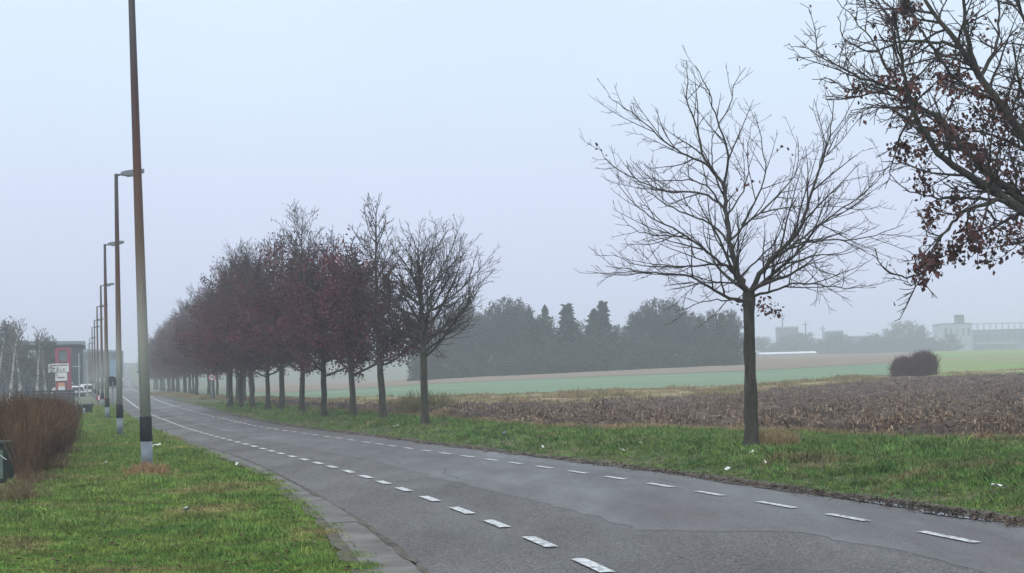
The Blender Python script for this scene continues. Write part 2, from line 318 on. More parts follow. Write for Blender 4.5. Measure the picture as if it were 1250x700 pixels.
def tubes(brs, k):
    """batch of (pts, radii) polylines -> vertices, quad faces"""
    Vs = []; Fs = []; off = 0; ang = np.linspace(0, 2 * np.pi, k, endpoint=False); ca, sa = np.cos(ang), np.sin(ang)
    byn = {}
    for p, r in brs: byn.setdefault(len(p), []).append((p, r))
    for n, L in byn.items():
        Pn = np.stack([p for p, r in L]); Rn = np.stack([r for p, r in L]); B = len(L)
        T = np.empty_like(Pn); T[:, 1:-1] = Pn[:, 2:] - Pn[:, :-2]; T[:, 0] = Pn[:, 1] - Pn[:, 0]; T[:, -1] = Pn[:, -1] - Pn[:, -2]
        T /= np.linalg.norm(T, axis=2, keepdims=True) + 1e-9
        ref = np.where(np.abs((Pn[:, -1] - Pn[:, 0])[:, 2:3]) > .8 * np.linalg.norm(Pn[:, -1] - Pn[:, 0], axis=1, keepdims=True), [[1., 0, 0]], [[0, 0, 1.]])[:, None, :]
        A = np.cross(T, ref); A /= np.linalg.norm(A, axis=2, keepdims=True) + 1e-9; C = np.cross(T, A)
        V = Pn[:, :, None] + Rn[:, :, None, None] * (A[:, :, None] * ca[None, None, :, None] + C[:, :, None] * sa[None, None, :, None])
        Vs.append(V.reshape(-1, 3))
        idx = np.arange(B * n * k).reshape(B, n, k) + off; nx = np.roll(idx, -1, axis=2)
        Fs.append(np.stack([idx[:, :-1], nx[:, :-1], nx[:, 1:], idx[:, 1:]], -1).reshape(-1, 4)); off += B * n * k
    return np.concatenate(Vs), np.concatenate(Fs)

def grid(name, us, vs, fn, m, **kw):
    U, Vv = np.meshgrid(us, vs); Pn = fn(U, Vv).reshape(-1, 3); nu, nv = len(us), len(vs)
    i = np.arange(nu * nv).reshape(nv, nu); Fq = np.stack([i[:-1, :-1], i[:-1, 1:], i[1:, 1:], i[1:, :-1]], -1).reshape(-1, 4)
    return mk(name, Pn, Fq, m, smooth=True, **kw)
def vnoise(X, Y, cell, seed):
    """smooth value noise"""
    gx, gy = X / cell, Y / cell; ix, iy = np.floor(gx).astype(int), np.floor(gy).astype(int); fx, fy = gx - ix, gy - iy
    fx = fx * fx * (3 - 2 * fx); fy = fy * fy * (3 - 2 * fy)
    h = lambda a, b: np.modf(np.abs(np.sin(a * 127.1 + b * 311.7 + seed * 74.7) * 43758.5453))[0]
    return (h(ix, iy) * (1 - fx) + h(ix + 1, iy) * fx) * (1 - fy) + (h(ix, iy + 1) * (1 - fx) + h(ix + 1, iy + 1) * fx) * fy

# ---------------------------------------------------------------- ground, fields
def geom(a, b, s0, g):
    o = [a]; s = s0
    while o[-1] < b: o.append(o[-1] + s); s *= g
    o[-1] = b; return np.array(o)
xs = np.concatenate([-geom(22, 500, .6, 1.08)[::-1], np.arange(-21.5, 22, .5), geom(22, 700, .6, 1.07)])
ys = np.concatenate([np.array([-40, -20, -8, 0, 6]), np.arange(10, 60, .5), geom(60, 1500, .6, 1.035)])
grid('ground', xs, ys, lambda X, Y: np.stack([X, Y, ground(X, Y)], -1), 'ground', kind='structure')

def boundary(pts, ext):
    W = [at(*p) for p in pts]; X = np.array([p[0] for p in W]); Y = np.array([p[1] for p in W]); o = np.argsort(X); X, Y = X[o], Y[o]
    X = np.concatenate([[ext[0][0]], X, [ext[1][0]]]); Y = np.concatenate([[ext[0][1]], Y, [ext[1][1]]])
    return lambda x: np.interp(x, X, Y)
B0 = boundary([(540, 512), (626, 519), (742, 526), (880, 528), (998, 531), (1146, 538), (1250, 541)], ((-60, 250), (22, 33)))
B1 = boundary([(400, 496), (540, 498), (713, 495.5), (900, 485), (969, 478), (1040, 470), (1087, 464), (1250, 459.5)], ((-60, 270), (80, 130)))
B2 = boundary([(337, 488), (540, 486), (713, 480), (900, 474), (969, 468), (1087, 459.5)], ((-60, 280), (80, 150)))
B3 = boundary([(337, 481), (540, 469), (713, 461.5), (900, 454.5), (1087, 444.5)], ((-60, 320), (120, 290)))
def sheet(name, x0, x1, nx, ya, yb, ny, dz, m, bumpf=None, **kw):
    us = np.linspace(x0, x1, nx); vs = np.linspace(0, 1, ny) ** 1.3
    def fn(U, V):
        a, b_ = ya(U), yb(U); Y = a + (np.maximum(b_, a + .5) - a) * V
        z = ground(U, Y) + dz
        if bumpf is not None: z = z + bumpf(U, Y, V)
        return np.stack([U, Y, z], -1)
    return grid(name, us, vs, fn, m, **kw)
def clods(X, Y, V):
    e = sstep(0, .02, V) * (1 - sstep(.97, 1, V))
    rows = .08 * np.sin((X + .23 * Y) * 2 * np.pi / 1.5)
    return e * (.03 + rows + .26 * (vnoise(X, Y, .55, 1) - .35) + .13 * (vnoise(X, Y, .25, 2) - .5) + .25 * (vnoise(X, Y, 2.5, 3) - .4))
sheet('stubble_field', -14, 62, 340, B0, B1, 300, .03, 'soil', clods, kind='structure')
sheet('weedy_field_margin', -45, 44, 160, B1, B2, 50, .05, 'weed_strip', lambda X, Y, V: .35 * (vnoise(X, Y, 1.3, 4) - .5) * sstep(0, .1, V) * (1 - sstep(.9, 1, V)), kind='structure')
sheet('green_crop_field', -45, 46, 80, B2, B3, 40, .08, 'crop', kind='structure')
sheet('far_stubble_field', -45, 128, 100, lambda x: B3(x), lambda x: 417 + 0 * x, 40, .11, 'pink', kind='structure')
mlo = lambda x: np.interp(x, [27, 32, 46, 60, 80, 170], [118, B1(32) + 1, B1(48) - 1, B1(60) - 1, 133, 150])
sheet('green_meadow', 27.5, 170, 120, mlo, lambda x: np.minimum(x / .236, 418), 60, .16, 'meadow', kind='structure')

# ---------------------------------------------------------------- road
RZ = np.concatenate([np.arange(-20, 70, 1.), geom(70, 900, 1, 1.03)])
def strip(name, ca, cb, zs, dz, m, n=5, jag=0, **kw):
    us = np.linspace(0, 1, n)
    def fn(U, Z):
        a = ca(Z) + (jag * (vnoise(Z, Z * 0, .5, 5) - .5) if jag else 0); b_ = cb(Z) + (jag * (vnoise(Z, Z * 0, .37, 6) - .5) if jag else 0)
        X = a + (b_ - a) * U; return np.stack([X, Z, ground(X, Z) + dz], -1)
    return grid(name, us, zs, fn, m, kind='structure', **kw)
strip('road', cG1, cE, RZ, .030, 'asphalt', 12)
PB = boundary([(774, 650), (718, 632), (648, 615), (550, 590), (500, 577), (460, 565.6), (412, 556), (364, 545.6), (300, 536)], ((-80, 320), (1.5, 17)))
# resurfaced lane: edge curve as X(Z)
pbw = [at(*p) for p in [(774, 650), (745, 640), (718, 632), (648, 615), (550, 590), (500, 577), (460, 565.6), (412, 556), (364, 545.6), (300, 536)]]
pz = [p[1] for p in pbw]; px_ = [p[0] for p in pbw]
cP = lambda Z: np.where(Z > pz[-1], cL(Z) + .9, np.interp(Z, pz, px_) + .10 * (vnoise(Z, Z * 0, 1.1, 9) - .5))
Z2 = np.concatenate([np.arange(pz[0], 60, .4), geom(60, 900, .8, 1.03)])
pN = lambda Z: cR(Z) - 1.0 + .25 * (vnoise(Z, Z * 0, 3, 8) - .5)
cPP = lambda Z: np.where(Z < pz[0], pN(Z) + (px_[0] - pN(Z)) * sstep(pz[0] - .9, pz[0], Z), cP(Z)) + .12 * (vnoise(Z, Z * 0, .45, 31) - .5) + .05 * (vnoise(Z, Z * 0, .15, 32) - .5)
Z1 = np.concatenate([np.arange(-20, pz[0] - 1, .3), np.arange(pz[0] - 1, 45, .12), geom(45, 900, .5, 1.03)])
strip('resurfaced_lane', cPP, lambda Z: cE(Z) - .02, Z1, .0325, 'asphalt_smooth', 8)
strip('road_edge_dirt', lambda Z: cE(Z) - .12, lambda Z: cE(Z) + .35, np.concatenate([np.arange(-20, 80, .25), geom(80, 500, .6, 1.05)]), .041, 'dirt', 4, jag=.28)
strip('gutter_edge_dirt', lambda Z: cG1(Z) - .03, lambda Z: cG1(Z) + .03, np.arange(-15, 55, .1), .038, 'dirt', 3, jag=.07)
strip('left_edge_dirt', lambda Z: cG0(Z) - .12, lambda Z: cG0(Z) + .02, np.concatenate([np.arange(-15, 80, .3), geom(80, 500, .6, 1.05)]), .034, 'dirt', 4, jag=.16)
# gutter: concrete slabs
gut = strip('gutter', lambda Z: cG0(Z) - .01, cG1, np.arange(-12, 62, .5), .012, 'dirt', 3)
js = [-12, -9, -6, -3, 0, 3, 6, 9, 12, 14.8, 17.7, 20.8, 25.2, 28.3, 31.4, 34.5, 37.6, 40.7, 43.8, 47, 50.2, 53.5, 57, 61]
for a, b_ in zip(js[:-1], js[1:]):
    zz = np.linspace(a + .012, b_ - .012, 7); V = []; tilt = rng.normal(0, .004); h0 = rng.normal(.042, .003)
    for i, z in enumerate(zz):
        sk = 0
        for j, t in enumerate((0, .5, 1)):
            x = cG0(z) + (cG1(z) - .03 - cG0(z)) * t; zj = z + .05 * t + (rng.normal(0, .012) if i in (0, 6) else 0)
            V.append((x, zj, float(ground(x, zj)) + h0 + tilt * t - .012 * (1 - abs(t - .55))))
    V = np.array(V); Vb = V.copy(); Vb[:, 2] -= .06; nV = len(V); VV = np.concatenate([V, Vb]); Fs = []
    for i in range(6):
        for j in range(2): p = i * 3 + j; Fs.append((p, p + 1, p + 4, p + 3))
    rim = [0, 1, 2, 5, 8, 11, 14, 17, 20, 19, 18, 15, 12, 9, 6, 3]
    for p, q in zip(rim, rim[1:] + rim[:1]): Fs.append((p, p + nV, q + nV, q))
    mk('slab', VV, Fs, 'concrete', gut, smooth=False)
# painted dashes, each a marking of its own
def dash(c, z0, ln, wd, dz=.043):
    zs = np.linspace(z0, z0 + ln, 4); V = []
    for k, z in enumerate(zs):
        s = (float(c(z + .1)) - float(c(z - .1))) / .2; nx, ny = 1 / math.hypot(1, s), -s / math.hypot(1, s)
        for e in (-1, 1):
            x = float(c(z)) + e * wd / 2 * nx; y = z + e * wd / 2 * ny
            V.append((x, y, float(ground(x, y)) + dz))
    return V, [(2 * i, 2 * i + 1, 2 * i + 3, 2 * i + 2) for i in range(3)]
Lz = [8.5, 10.8, 13.1, 15.4, 17.7, 20, 22.1, 24.4, 26.6, 28.5, 30.3, 32.2, 34.1, 35.8, 37.6, 39.3, 41, 42.7, 44.3, 46.1]
Rz = [9.6, 12.1, 14.6, 17.1, 19.6, 21.7, 24, 26, 28.1, 30, 31.9, 33.7, 35.3, 37, 38.8, 40.5, 42.2, 43.9, 45.4, 47, 49]
def line(c, zs, wd, group, where, road):
    per = 1.85
    while zs[-1] < 118: zs.append(zs[-1] + per)
    root = mk('lane_marking', *dash(c, 118.6, 1.2, wd), 'paint', label=where, kind='structure')
    for i, z in enumerate(zs):
        pr = (zs[i + 1] - z) if i + 1 < len(zs) else per
        ln = pr * (.50 if z < 60 else .6)
        V, Fs = dash(c, z - ln / 2, ln, wd); mk('dash', V, Fs, 'paint', root)
    us = np.array([0, 1.]); 
    return strip('edge_line', lambda Z: c(Z) - wd / 2, lambda Z: c(Z) + wd / 2, geom(120.5, 500, 1, 1.05), .043, 'paint', 2)
line(cL, Lz, .135, 'left', 'broken white line along the left side of the road', None)
line(cR, Rz, .11, 'right', 'broken white line along the right side of the road', None)
# fine tar-dark cracks wandering over the carriageway
for i, (ca_, off, za, zb) in enumerate([(cL, 1.5, 28, 38), (cR, .45, 26, 36)]):
    zs = np.arange(za, zb, .09); w_ = .004 + .006 * vnoise(zs, zs * 0, .5, 40 + i)
    xc_ = ca_(zs) + off + .5 * (vnoise(zs, zs * 0 + i, 1.7, 41 + i) - .5) + .10 * (vnoise(zs, zs * 0, .22, 42 + i) - .5)
    V = np.concatenate([np.stack([xc_ - w_, zs, ground(xc_, zs) + .0345], 1), np.stack([xc_ + w_, zs, ground(xc_, zs) + .0345], 1)]); n_ = len(zs)
    mk('road_crack', V, [(j, j + n_, j + n_ + 1, j + 1) for j in range(n_ - 1)], 'tar', kind='structure')
# puddles by the right kerb
def puddle(x, y, a, b_, ang):
    c = at(x, y); V = []; k = 28
    for i in range(k):
        t = 2 * math.pi * i / k; r = 1 + .22 * math.sin(3 * t + x) + .12 * math.sin(7 * t)
        u, v = a * r * math.cos(t), b_ * r * math.sin(t); X = c[0] + u * math.cos(ang) - v * math.sin(ang); Y = c[1] + u * math.sin(ang) + v * math.cos(ang)
        V.append((X, Y, float(ground(X, Y)) + .044))
    mk('puddle', V, [tuple(range(k))], 'puddle', kind='structure')
puddle(1075, 619, 1.0, .09, math.radians(104)); puddle(1028, 612, .35, .05, math.radians(104)); puddle(1160, 634, .8, .07, math.radians(104))

# ---------------------------------------------------------------- trees
def nrm(v): return v / (np.linalg.norm(v) + 1e-9)
def path(rg, p, d, L, n, wander, lift):
    pts = [p]; d = nrm(d)
    for i in range(n):
        d = nrm(d + rg.normal(0, wander, 3) + np.array([0, 0, lift])); p = p + d * (L / n); pts.append(p)
    return np.array(pts)
def along(pts, t):
    n = len(pts) - 1; f = min(t * n, n - 1e-6); i = int(f); return pts[i] + (pts[i + 1] - pts[i]) * (f - i), nrm(pts[i + 1] - pts[i]), f
def ramify(rg, out, pts, rad, lev, S):
    """S: per-level dict(count per metre, ratio, angle, wander, lift, t0); out collects (level, pts, radii)"""
    out.append((lev, pts, rad))
    if lev >= S['max']: return
    s = S[lev]; L = np.linalg.norm(np.diff(pts, axis=0), axis=1).sum()
    n = int(s['n'] * L + rg.random()); 
    for i in range(n):
        t = s['t0'] + (1 - s['t0']) * (i + rg.random()) / max(n, 1); t = min(t, .98)
        p, d, f = along(pts, t); r = np.interp(f, np.arange(len(rad)), rad)
        q = nrm(np.cross(d, rg.normal(0, 1, 3))); q[2] = q[2] * .8 + s.get('ub', .1); q = nrm(q - d * (q @ d)); a = math.radians(rg.uniform(*s['ang']))
        cd = d * math.cos(a) + q * math.sin(a)
        cl = min(L * s['ratio'] * rg.uniform(.5, 1.15) * (1.15 - .65 * t), s.get('maxl', 9))
        if cl < .08: continue
        k = 6 if lev == 0 else (5 if cl > .6 else 4 if cl > .25 else 3)
        cp = path(rg, p, cd, cl, k, s['w'], s['lift']); cr = max(min(r * .72, .012 + cl * S.get('thick', .011)), S['rmin'] * 1.15)
        ramify(rg, out, cp, np.linspace(cr, S['rmin'], k + 1), lev + 1, S)
def leafmesh(rg, C, size, droop=.3):
    n = len(C); a = rg.normal(0, 1, (n, 3)); a[:, 2] -= droop * 2; a /= np.linalg.norm(a, axis=1, keepdims=True)
    b_ = np.cross(a, rg.normal(0, 1, (n, 3))); b_ /= np.linalg.norm(b_, axis=1, keepdims=True); c = np.cross(a, b_)
    s = (size * rg.uniform(.6, 1.25, n))[:, None]
    V = np.stack([C, C + s * (.5 * a + .32 * b_ + .12 * c), C + s * a, C + s * (.5 * a - .32 * b_ + .10 * c)], 1).reshape(-1, 3)
    return V, np.arange(4 * n).reshape(n, 4)
def roughen(o, amp, seed=1):
    me = o.data; n = len(me.vertices); c = np.empty(n * 3, np.float32); me.vertices.foreach_get('co', c); c = c.reshape(-1, 3)
    nn = np.empty(n * 3, np.float32); me.vertices.foreach_get('normal', nn); nn = nn.reshape(-1, 3)
    a = (vnoise(c[:, 0] * 6 + 7, c[:, 1] * 6 + c[:, 2] * 1.3 + 50, .5, seed) - .5) + .6 * (vnoise(c[:, 0] * 20 + c[:, 1] * 17 + 7, c[:, 2] * 3 + 50, .5, seed + 1) - .5)
    c = c + nn * (a * amp)[:, None]; me.vertices.foreach_set('co', c.astype(np.float32).ravel()); me.update()
def densify(pts, rad, k):
    t = np.linspace(0, len(pts) - 1, k); i = np.arange(len(pts)); return np.stack([np.interp(t, i, np.asarray(pts)[:, j]) for j in range(3)], 1), np.interp(t, i, rad)
def emit(out, parent, split, ks=(9, 6, 4, 3, 3, 3), mats=('bark', 'twig'), names=('trunk', 'branches', 'twigs')):
    groups = [[], [], []]
    for lev, p, r in out: groups[0 if lev < split[0] else 1 if lev < split[1] else 2].append((lev, p, r))
    os = []
    for gi, g in enumerate(groups):
        if not g: continue
        Vs = []; Fs = []; off = 0
        for lev in sorted({x[0] for x in g}):
            V, Fq = tubes([(p, r) for l, p, r in g if l == lev], ks[min(lev, 5)]); Vs.append(V); Fs.append(Fq + off); off += len(V)
        os.append(mk(names[gi], np.concatenate(Vs), np.concatenate(Fs), mats[0] if gi == 0 else mats[-1] if gi == 2 else mats[min(1, len(mats) - 1)], parent, smooth=True, kind='stuff' if gi == 2 else None))
    return os

LIMBS_CENTRE = [  # (pixels of the limb, start width px, end depth offset m)
 ([(914, 363), (910, 352), (900, 336), (895, 314), (891, 292), (888, 268), (885.5, 246), (884, 230), (883, 224)], 11, 0, 5.5),
 ([(884, 230), (874, 212), (861, 199), (854, 170), (845, 142), (837, 114), (840, 86), (837, 74)], 5.5, .5, 1),
 ([(883, 226), (891, 201), (884.5, 170), (877, 152), (866.5, 116), (848.5, 80)], 4.5, -.6, 1),
 ([(877, 152), (889.7, 134), (897, 98), (910, 83)], 2.2, .3, .8),
 ([(884, 240), (872, 215), (868, 190), (868, 173), (877, 153)], 3, -.5, 1),
 ([(874, 212), (861, 199), (841, 191), (818, 179), (797, 160), (774, 140), (743, 118)], 4, -1, .8),
 ([(883, 254), (868, 238), (847.5, 235), (820, 235), (796, 227), (769, 216), (742, 200), (730, 178)], 4, 1, .8),
 ([(876, 246), (864, 224), (837, 219), (801, 221), (775, 222)], 3, -.8, .8),
 ([(886, 294), (875, 276), (847.5, 265), (823, 256), (799, 241), (780, 224), (765, 205)], 4, .6, .8),
 ([(899, 336), (877, 319), (858, 302), (837, 288), (820, 279), (788, 262), (769, 243), (754, 224)], 5, -.9, .8),
 ([(837, 288), (799, 288), (771.6, 280), (758, 261)], 2.6, .7, .8),
 ([(894, 326), (866.5, 323), (823, 326), (782, 325), (761, 319), (746, 308)], 4, .9, .8),
 ([(907, 368), (888, 364), (872, 355), (842, 336), (801, 334), (774, 329), (739, 325)], 5.5, -1.2, .8),
 ([(909, 368), (883, 365.5), (856, 368), (834, 379)], 3, -.8, .8),
 ([(903, 345), (872, 346), (837, 346), (809.5, 349)], 3.2, 1.3, .8),
 ([(917, 356), (925, 336), (945.6, 311), (974.6, 286), (987, 249), (999, 212), (1012, 174.6), (1018, 121)], 9, -.5, 1),
 ([(1000, 208), (1008, 166), (987, 129)], 2, .3, .7),
 ([(1009, 188), (1022, 160), (1043, 137)], 2.2, -.3, .7),
 ([(935, 325), (954, 311), (991, 282), (1024, 257), (1057, 235), (1078, 216), (1086, 200)], 5, .9, .8),
 ([(940, 318), (983, 295), (1024, 293), (1066, 290.6), (1103, 274)], 4, -1, .8),
 ([(917, 354), (941, 344), (962, 324), (995, 311), (1037, 311), (1055, 300)], 4.5, 1.4, .8),
 ([(920, 362), (945.6, 355), (966, 346.5), (999, 346.5), (1024, 353), (1057, 348.5)], 4.5, -1.3, .8),
 ([(892, 293), (910, 273), (929, 259.5), (954, 255), (983, 251), (1010, 240)], 4, .9, .8),
 ([(905, 276), (925, 241), (937, 216), (931, 174.6), (921, 137)], 3.4, -.7, .8),
 ([(929, 259), (962, 228), (976.6, 208), (972.5, 166)], 3, .6, .8),
 ([(904, 338), (920, 322), (945, 300), (960, 262), (962, 235)], 3.2, -1.2, .8),
 ([(888, 262), (902, 245), (915, 215), (912, 180), (918, 150)], 3, 1.2, .8),
]
LIMBS_RIGHT = [
 ([(1352, 345), (1300, 250), (1250, 167), (1217, 123), (1196, 95), (1171, 59), (1150, 28), (1124, -5), (1095, -45)], 24, .5, 3),
 ([(1196, 95), (1187, 70), (1178, 33), (1176, 0), (1170, -50)], 9, -.4, 2),
 ([(1343, 335), (1290, 285), (1250, 260), (1216, 235), (1190, 218), (1166, 207), (1144, 185), (1125, 160), (1114, 136), (1104, 103), (1099, 51), (1090, 10)], 20, -.8, 1.6),
 ([(1300, 285), (1250, 245), (1220, 222), (1197, 204), (1180, 188), (1166, 169), (1155, 152), (1127, 134), (1109, 116), (1080, 105), (1045, 92), (1015, 78), (990, 62)], 15, .6, 1.2),
 ([(1240, 250), (1222, 245), (1200, 250), (1178, 257), (1160, 275), (1144, 295), (1137, 310), (1131, 327), (1125, 340), (1112, 352), (1103, 345)], 6, -.9, 1.2),
 ([(1222, 245), (1190, 243), (1159, 243), (1130, 240), (1103, 232), (1087, 213)], 4.5, .3, 1),
 ([(1131, 327), (1115, 338), (1100, 339), (1080, 330), (1065, 311)], 3, -.2, 1),
 ([(1203, 254), (1212, 265), (1216, 279), (1228, 290), (1245, 300)], 3.5, .2, 1),
 ([(1340, 300), (1290, 120), (1262, 60), (1240, 0), (1225, -60)], 13, .8, 2),
 ([(1265, 190), (1232, 172), (1207, 164), (1166, 154), (1140, 150)], 6, .9, 1),
 ([(1171, 59), (1150, 51), (1104, 49), (1067, 65), (1045, 60), (1028, 42), (1022, 20)], 5, .7, 1),
 ([(1196, 95), (1216, 60), (1222, 20), (1215, -30)], 6, .6, 1),
 ([(1217, 123), (1180, 110), (1150, 75), (1128, 45), (1112, 10), (1100, -20)], 6, -.9, 1),
 ([(1270, 200), (1262, 150), (1245, 100), (1235, 50)], 7, -1.0, 1.5),
 ([(1127, 134), (1098, 120), (1070, 112), (1035, 110), (1006, 95)], 4, -.6, 1),
 ([(1109, 116), (1083, 90), (1066, 50), (1040, 20), (1022, 0)], 4, .5, 1),
 ([(1114, 136), (1100, 165), (1088, 200), (1082, 225)], 4, .4, 1),
 ([(1150, 28), (1125, 25), (1085, 10), (1060, -15)], 4, .5, 1),
]
def guided(rg, limbs, Y0, extra, S, fork, wk=1.0):
    out = []; k = Y0 / F
    for pix, w0, dy, w1 in limbs:
        n = len(pix); W = []
        seg = np.concatenate([[0], np.cumsum([math.dist(a, b_) for a, b_ in zip(pix, pix[1:])])]); seg /= seg[-1]
        y0 = 0
        # depth at the start follows whatever limb passes nearest to it
        if out:
            a0 = pt(*pix[0], Y0); best = None
            for lev, q, r in out:
                if lev: continue
                dd = np.linalg.norm((q - a0)[:, [0, 2]], axis=1); i = int(dd.argmin())
                if best is None or dd[i] < best[0]: best = (dd[i], q[i][1] - Y0)
            y0 = best[1]
        W = np.array([pt(*p, Y0 + y0 + dy * 1.6 * s) for p, s in zip(pix, seg)])
        # resample smooth
        t = np.linspace(0, 1, n * 3); Ws = np.stack([np.interp(t, seg, W[:, i]) for i in range(3)], 1)
        for _ in range(2): Ws[1:-1] = .25 * Ws[:-2] + .5 * Ws[1:-1] + .25 * Ws[2:]
        Ws[1:-1] += rg.normal(0, .012, (len(Ws) - 2, 3))
        rad = np.maximum((w0 + (w1 - w0) * t ** .75) * k / 2 * wk, S['rmin'])
        ramify(rg, out, Ws, rad, 0, S)
    for d, L, r in extra:
        p = path(rg, np.array(fork), np.array(d), L, 9, .10, .05); ramify(rg, out, p, np.linspace(r, S['rmin'] * 1.3, 10), 0, S)
    return out
# the bare tree right of centre
base = at(917, 548); D0 = base[1]
rg = np.random.default_rng(3)
S = dict(max=3, rmin=.0036, thick=.0052)
S[0] = dict(n=3.0, ratio=.5, ang=(25, 50), w=.07, lift=.045, t0=.12, maxl=1.8, ub=.25)
S[1] = dict(n=4.3, ratio=.42, ang=(24, 48), w=.08, lift=.03, t0=.12, maxl=.75, ub=.15)
S[2] = dict(n=6.5, ratio=.45, ang=(25, 55), w=.10, lift=.01, t0=.15, maxl=.32)
fork = pt(914, 358, D0)
extra = [((.5, -1, .45), 2.6, .045), ((-.6, 1, .5), 2.6, .045), ((.9, -1, .9), 2.6, .04), ((-.8, -1, .7), 2.6, .04)]
out = guided(rg, LIMBS_CENTRE, D0, extra, S, fork, .84)
tr = np.array([pt(917.5, 552, D0), pt(917, 540, D0), pt(917, 520, D0), pt(916.5, 480, D0), pt(915.5, 430, D0), pt(914.5, 385, D0), pt(914.5, 366, D0), pt(914, 357, D0)])
tr[:, 1] += rg.normal(0, .01, 8)
tout = [(0, *densify(tr, np.array([.22, .145, .122, .110, .102, .100, .125, .11]), 60))]
tree = empty('bare_tree', base, 'large bare spreading tree standing alone on the right verge in front of the stubble', 'tree')
def relocate(os, root):
    for o in os:
        o.data.transform(Matrix.Translation(-root.location))
os = emit(tout, tree, (1, 2), ks=(24, 6, 4, 3, 3, 3), mats=('bark_green', 'twig')); roughen(os[0], .035)
os[0].name = 'trunk'
o2 = emit(out, tree, (0, 1), ks=(7, 4, 3, 3, 3, 3), mats=('bark', 'bark', 'twig'), names=('trunk', 'limbs', 'twigs')); relocate(os + o2, tree)
C = []
for x, y, n in ((925, 368, 14), (932, 374, 20), (948, 380, 14), (905, 372, 8), (958, 184, 7), (918, 221, 5), (904, 224, 5), (731, 177, 2), (728, 190, 2), (940, 378, 18)):
    c = pt(x, y, D0 + rg.uniform(-.5, .3)); C.append(c + rg.normal(0, .07, (n, 3)))
C = np.concatenate(C); V, Fq = leafmesh(rg, C, .10); lo = mk('dead_leaves', V, Fq, 'leaf', tree, kind='stuff'); relocate([lo], tree)

# the tree overhanging from the right
DR = 24.5; baseR = np.array(G3(pt(1372, 590, DR)[0], DR))
S = dict(max=3, rmin=.0048, thick=.008)
S[0] = dict(n=4.8, ratio=.36, ang=(30, 70), w=.11, lift=.0, t0=.1, maxl=1.15, ub=.0)
S[1] = dict(n=7.5, ratio=.52, ang=(28, 65), w=.12, lift=-.005, t0=.1, maxl=.5)
S[2] = dict(n=7, ratio=.5, ang=(25, 65), w=.16, lift=-.01, t0=.15, maxl=.2)
rg = np.random.default_rng(11)
out = guided(rg, LIMBS_RIGHT, DR, [((.8, .5, .9), 3.2, .09), ((1, -.4, .8), 3, .09), ((.2, 1, 1.2), 3, .08), ((.7, .1, 1.8), 3.2, .08)], S, pt(1356, 350, DR))
treeR = empty('overhanging_tree', baseR, 'dark tree reaching in from the right edge with clumps of withered red-brown leaves', 'tree')
tr = np.array([baseR - [0, 0, .1], baseR + [0, 0, .25], pt(1364, 480, DR), pt(1360, 400, DR), pt(1352, 345, DR)])
os = emit([(0, tr, np.array([.26, .19, .17, .165, .15]))], treeR, (1, 2), ks=(12,) * 6, mats=('bark_green', 'twig'))
o2 = emit(out, treeR, (0, 1), ks=(8, 4, 3, 3, 3, 3), mats=('bark', 'bark_green', 'twig'), names=('trunk', 'limbs', 'twigs')); relocate(os + o2, treeR)
tips = np.array([p[-1] for l, p, r in out if l >= 1]); C = []
def tocam(Q):
    v = Q - [0, 0, H]; z = v @ fw; return 625 + F * (v @ rt) / z, 350 - F * (v @ up) / z
tx, ty = tocam(tips)
def near(x, y, r, n, sp=.06):
    d = np.hypot(tx - x, ty - y); idx = np.where(d < r)[0]
    if len(idx) == 0: return
    for i in rg.choice(idx, size=int(n * 1.1)): C.append(tips[i] + rg.normal(0, sp, 3))
for x, y, r, n in ((1107, 13, 9, 60), (1100, 22, 14, 70), (1108, 8, 8, 50), (1088, 24, 10, 60), (1106, 38, 8, 30), (1118, 62, 8, 30), (1150, 68, 8, 40), (1087, 92, 9, 40), (1110, 98, 10, 50), (1150, 95, 9, 50), (1166, 105, 12, 90), (1170, 92, 9, 50), (1190, 112, 10, 50), (1192, 142, 9, 40), (1045, 112, 9, 24), (1055, 108, 9, 20),
                   (1102, 185, 9, 60), (1103, 178, 7, 40), (1122, 190, 8, 40), (1125, 215, 9, 40), (1127, 228, 8, 30), (1140, 260, 9, 60), (1170, 250, 10, 60), (1165, 235, 8, 50), (1185, 290, 12, 90), (1183, 295, 8, 50), (1175, 285, 8, 40), (1195, 270, 8, 30), (1131, 315, 10, 90), (1133, 322, 8, 50), (1147, 319, 9, 40), (1120, 338, 7, 30), (1150, 300, 14, 50), (1168, 305, 12, 50), (1172, 316, 7, 30), (1205, 290, 12, 40), (1212, 310, 14, 50), (1200, 318, 8, 20), (1235, 280, 14, 60), (1242, 303, 8, 20), (1228, 205, 10, 40), (1240, 215, 10, 40), (1245, 225, 8, 30), (1190, 190, 15, 110), (1200, 195, 10, 60), (1170, 175, 14, 60), (1140, 155, 14, 60), (1160, 160, 14, 90), (1185, 160, 14, 50), (1110, 120, 12, 40), (1100, 105, 12, 40), (1220, 130, 14, 70), (1215, 145, 12, 60), (1200, 20, 12, 30), (1207, 30, 8, 25), (1120, 160, 20, 50), (1230, 160, 20, 60), (1241, 120, 20, 50)):
    near(x, y, r * 1.1, n if y > 90 else n // 3)
for i in rg.choice(len(tips), 380): C.append(tips[i] + rg.normal(0, .04, 3))
V, Fq = leafmesh(rg, np.array(C), .085, .5); lo = mk('dead_leaves', V, Fq, 'leaf', treeR, kind='stuff'); relocate([lo], treeR)
# two old nests / mistletoe-like dark balls in the crown
for x, y, r in ((1108, 13, .055), (1107, 4, .05), (1089, 24, .05)):
    c = pt(x, y, DR) ; q = [path(rg, c + rg.normal(0, r * .6, 3), rg.normal(0, 1, 3), r * 2, 3, .5, 0) for _ in range(90)]
    V, Fq = tubes([(p, np.full(4, .006)) for p in q], 3); o = mk('twig_ball', V - np.array(treeR.location), Fq, 'twig', treeR)

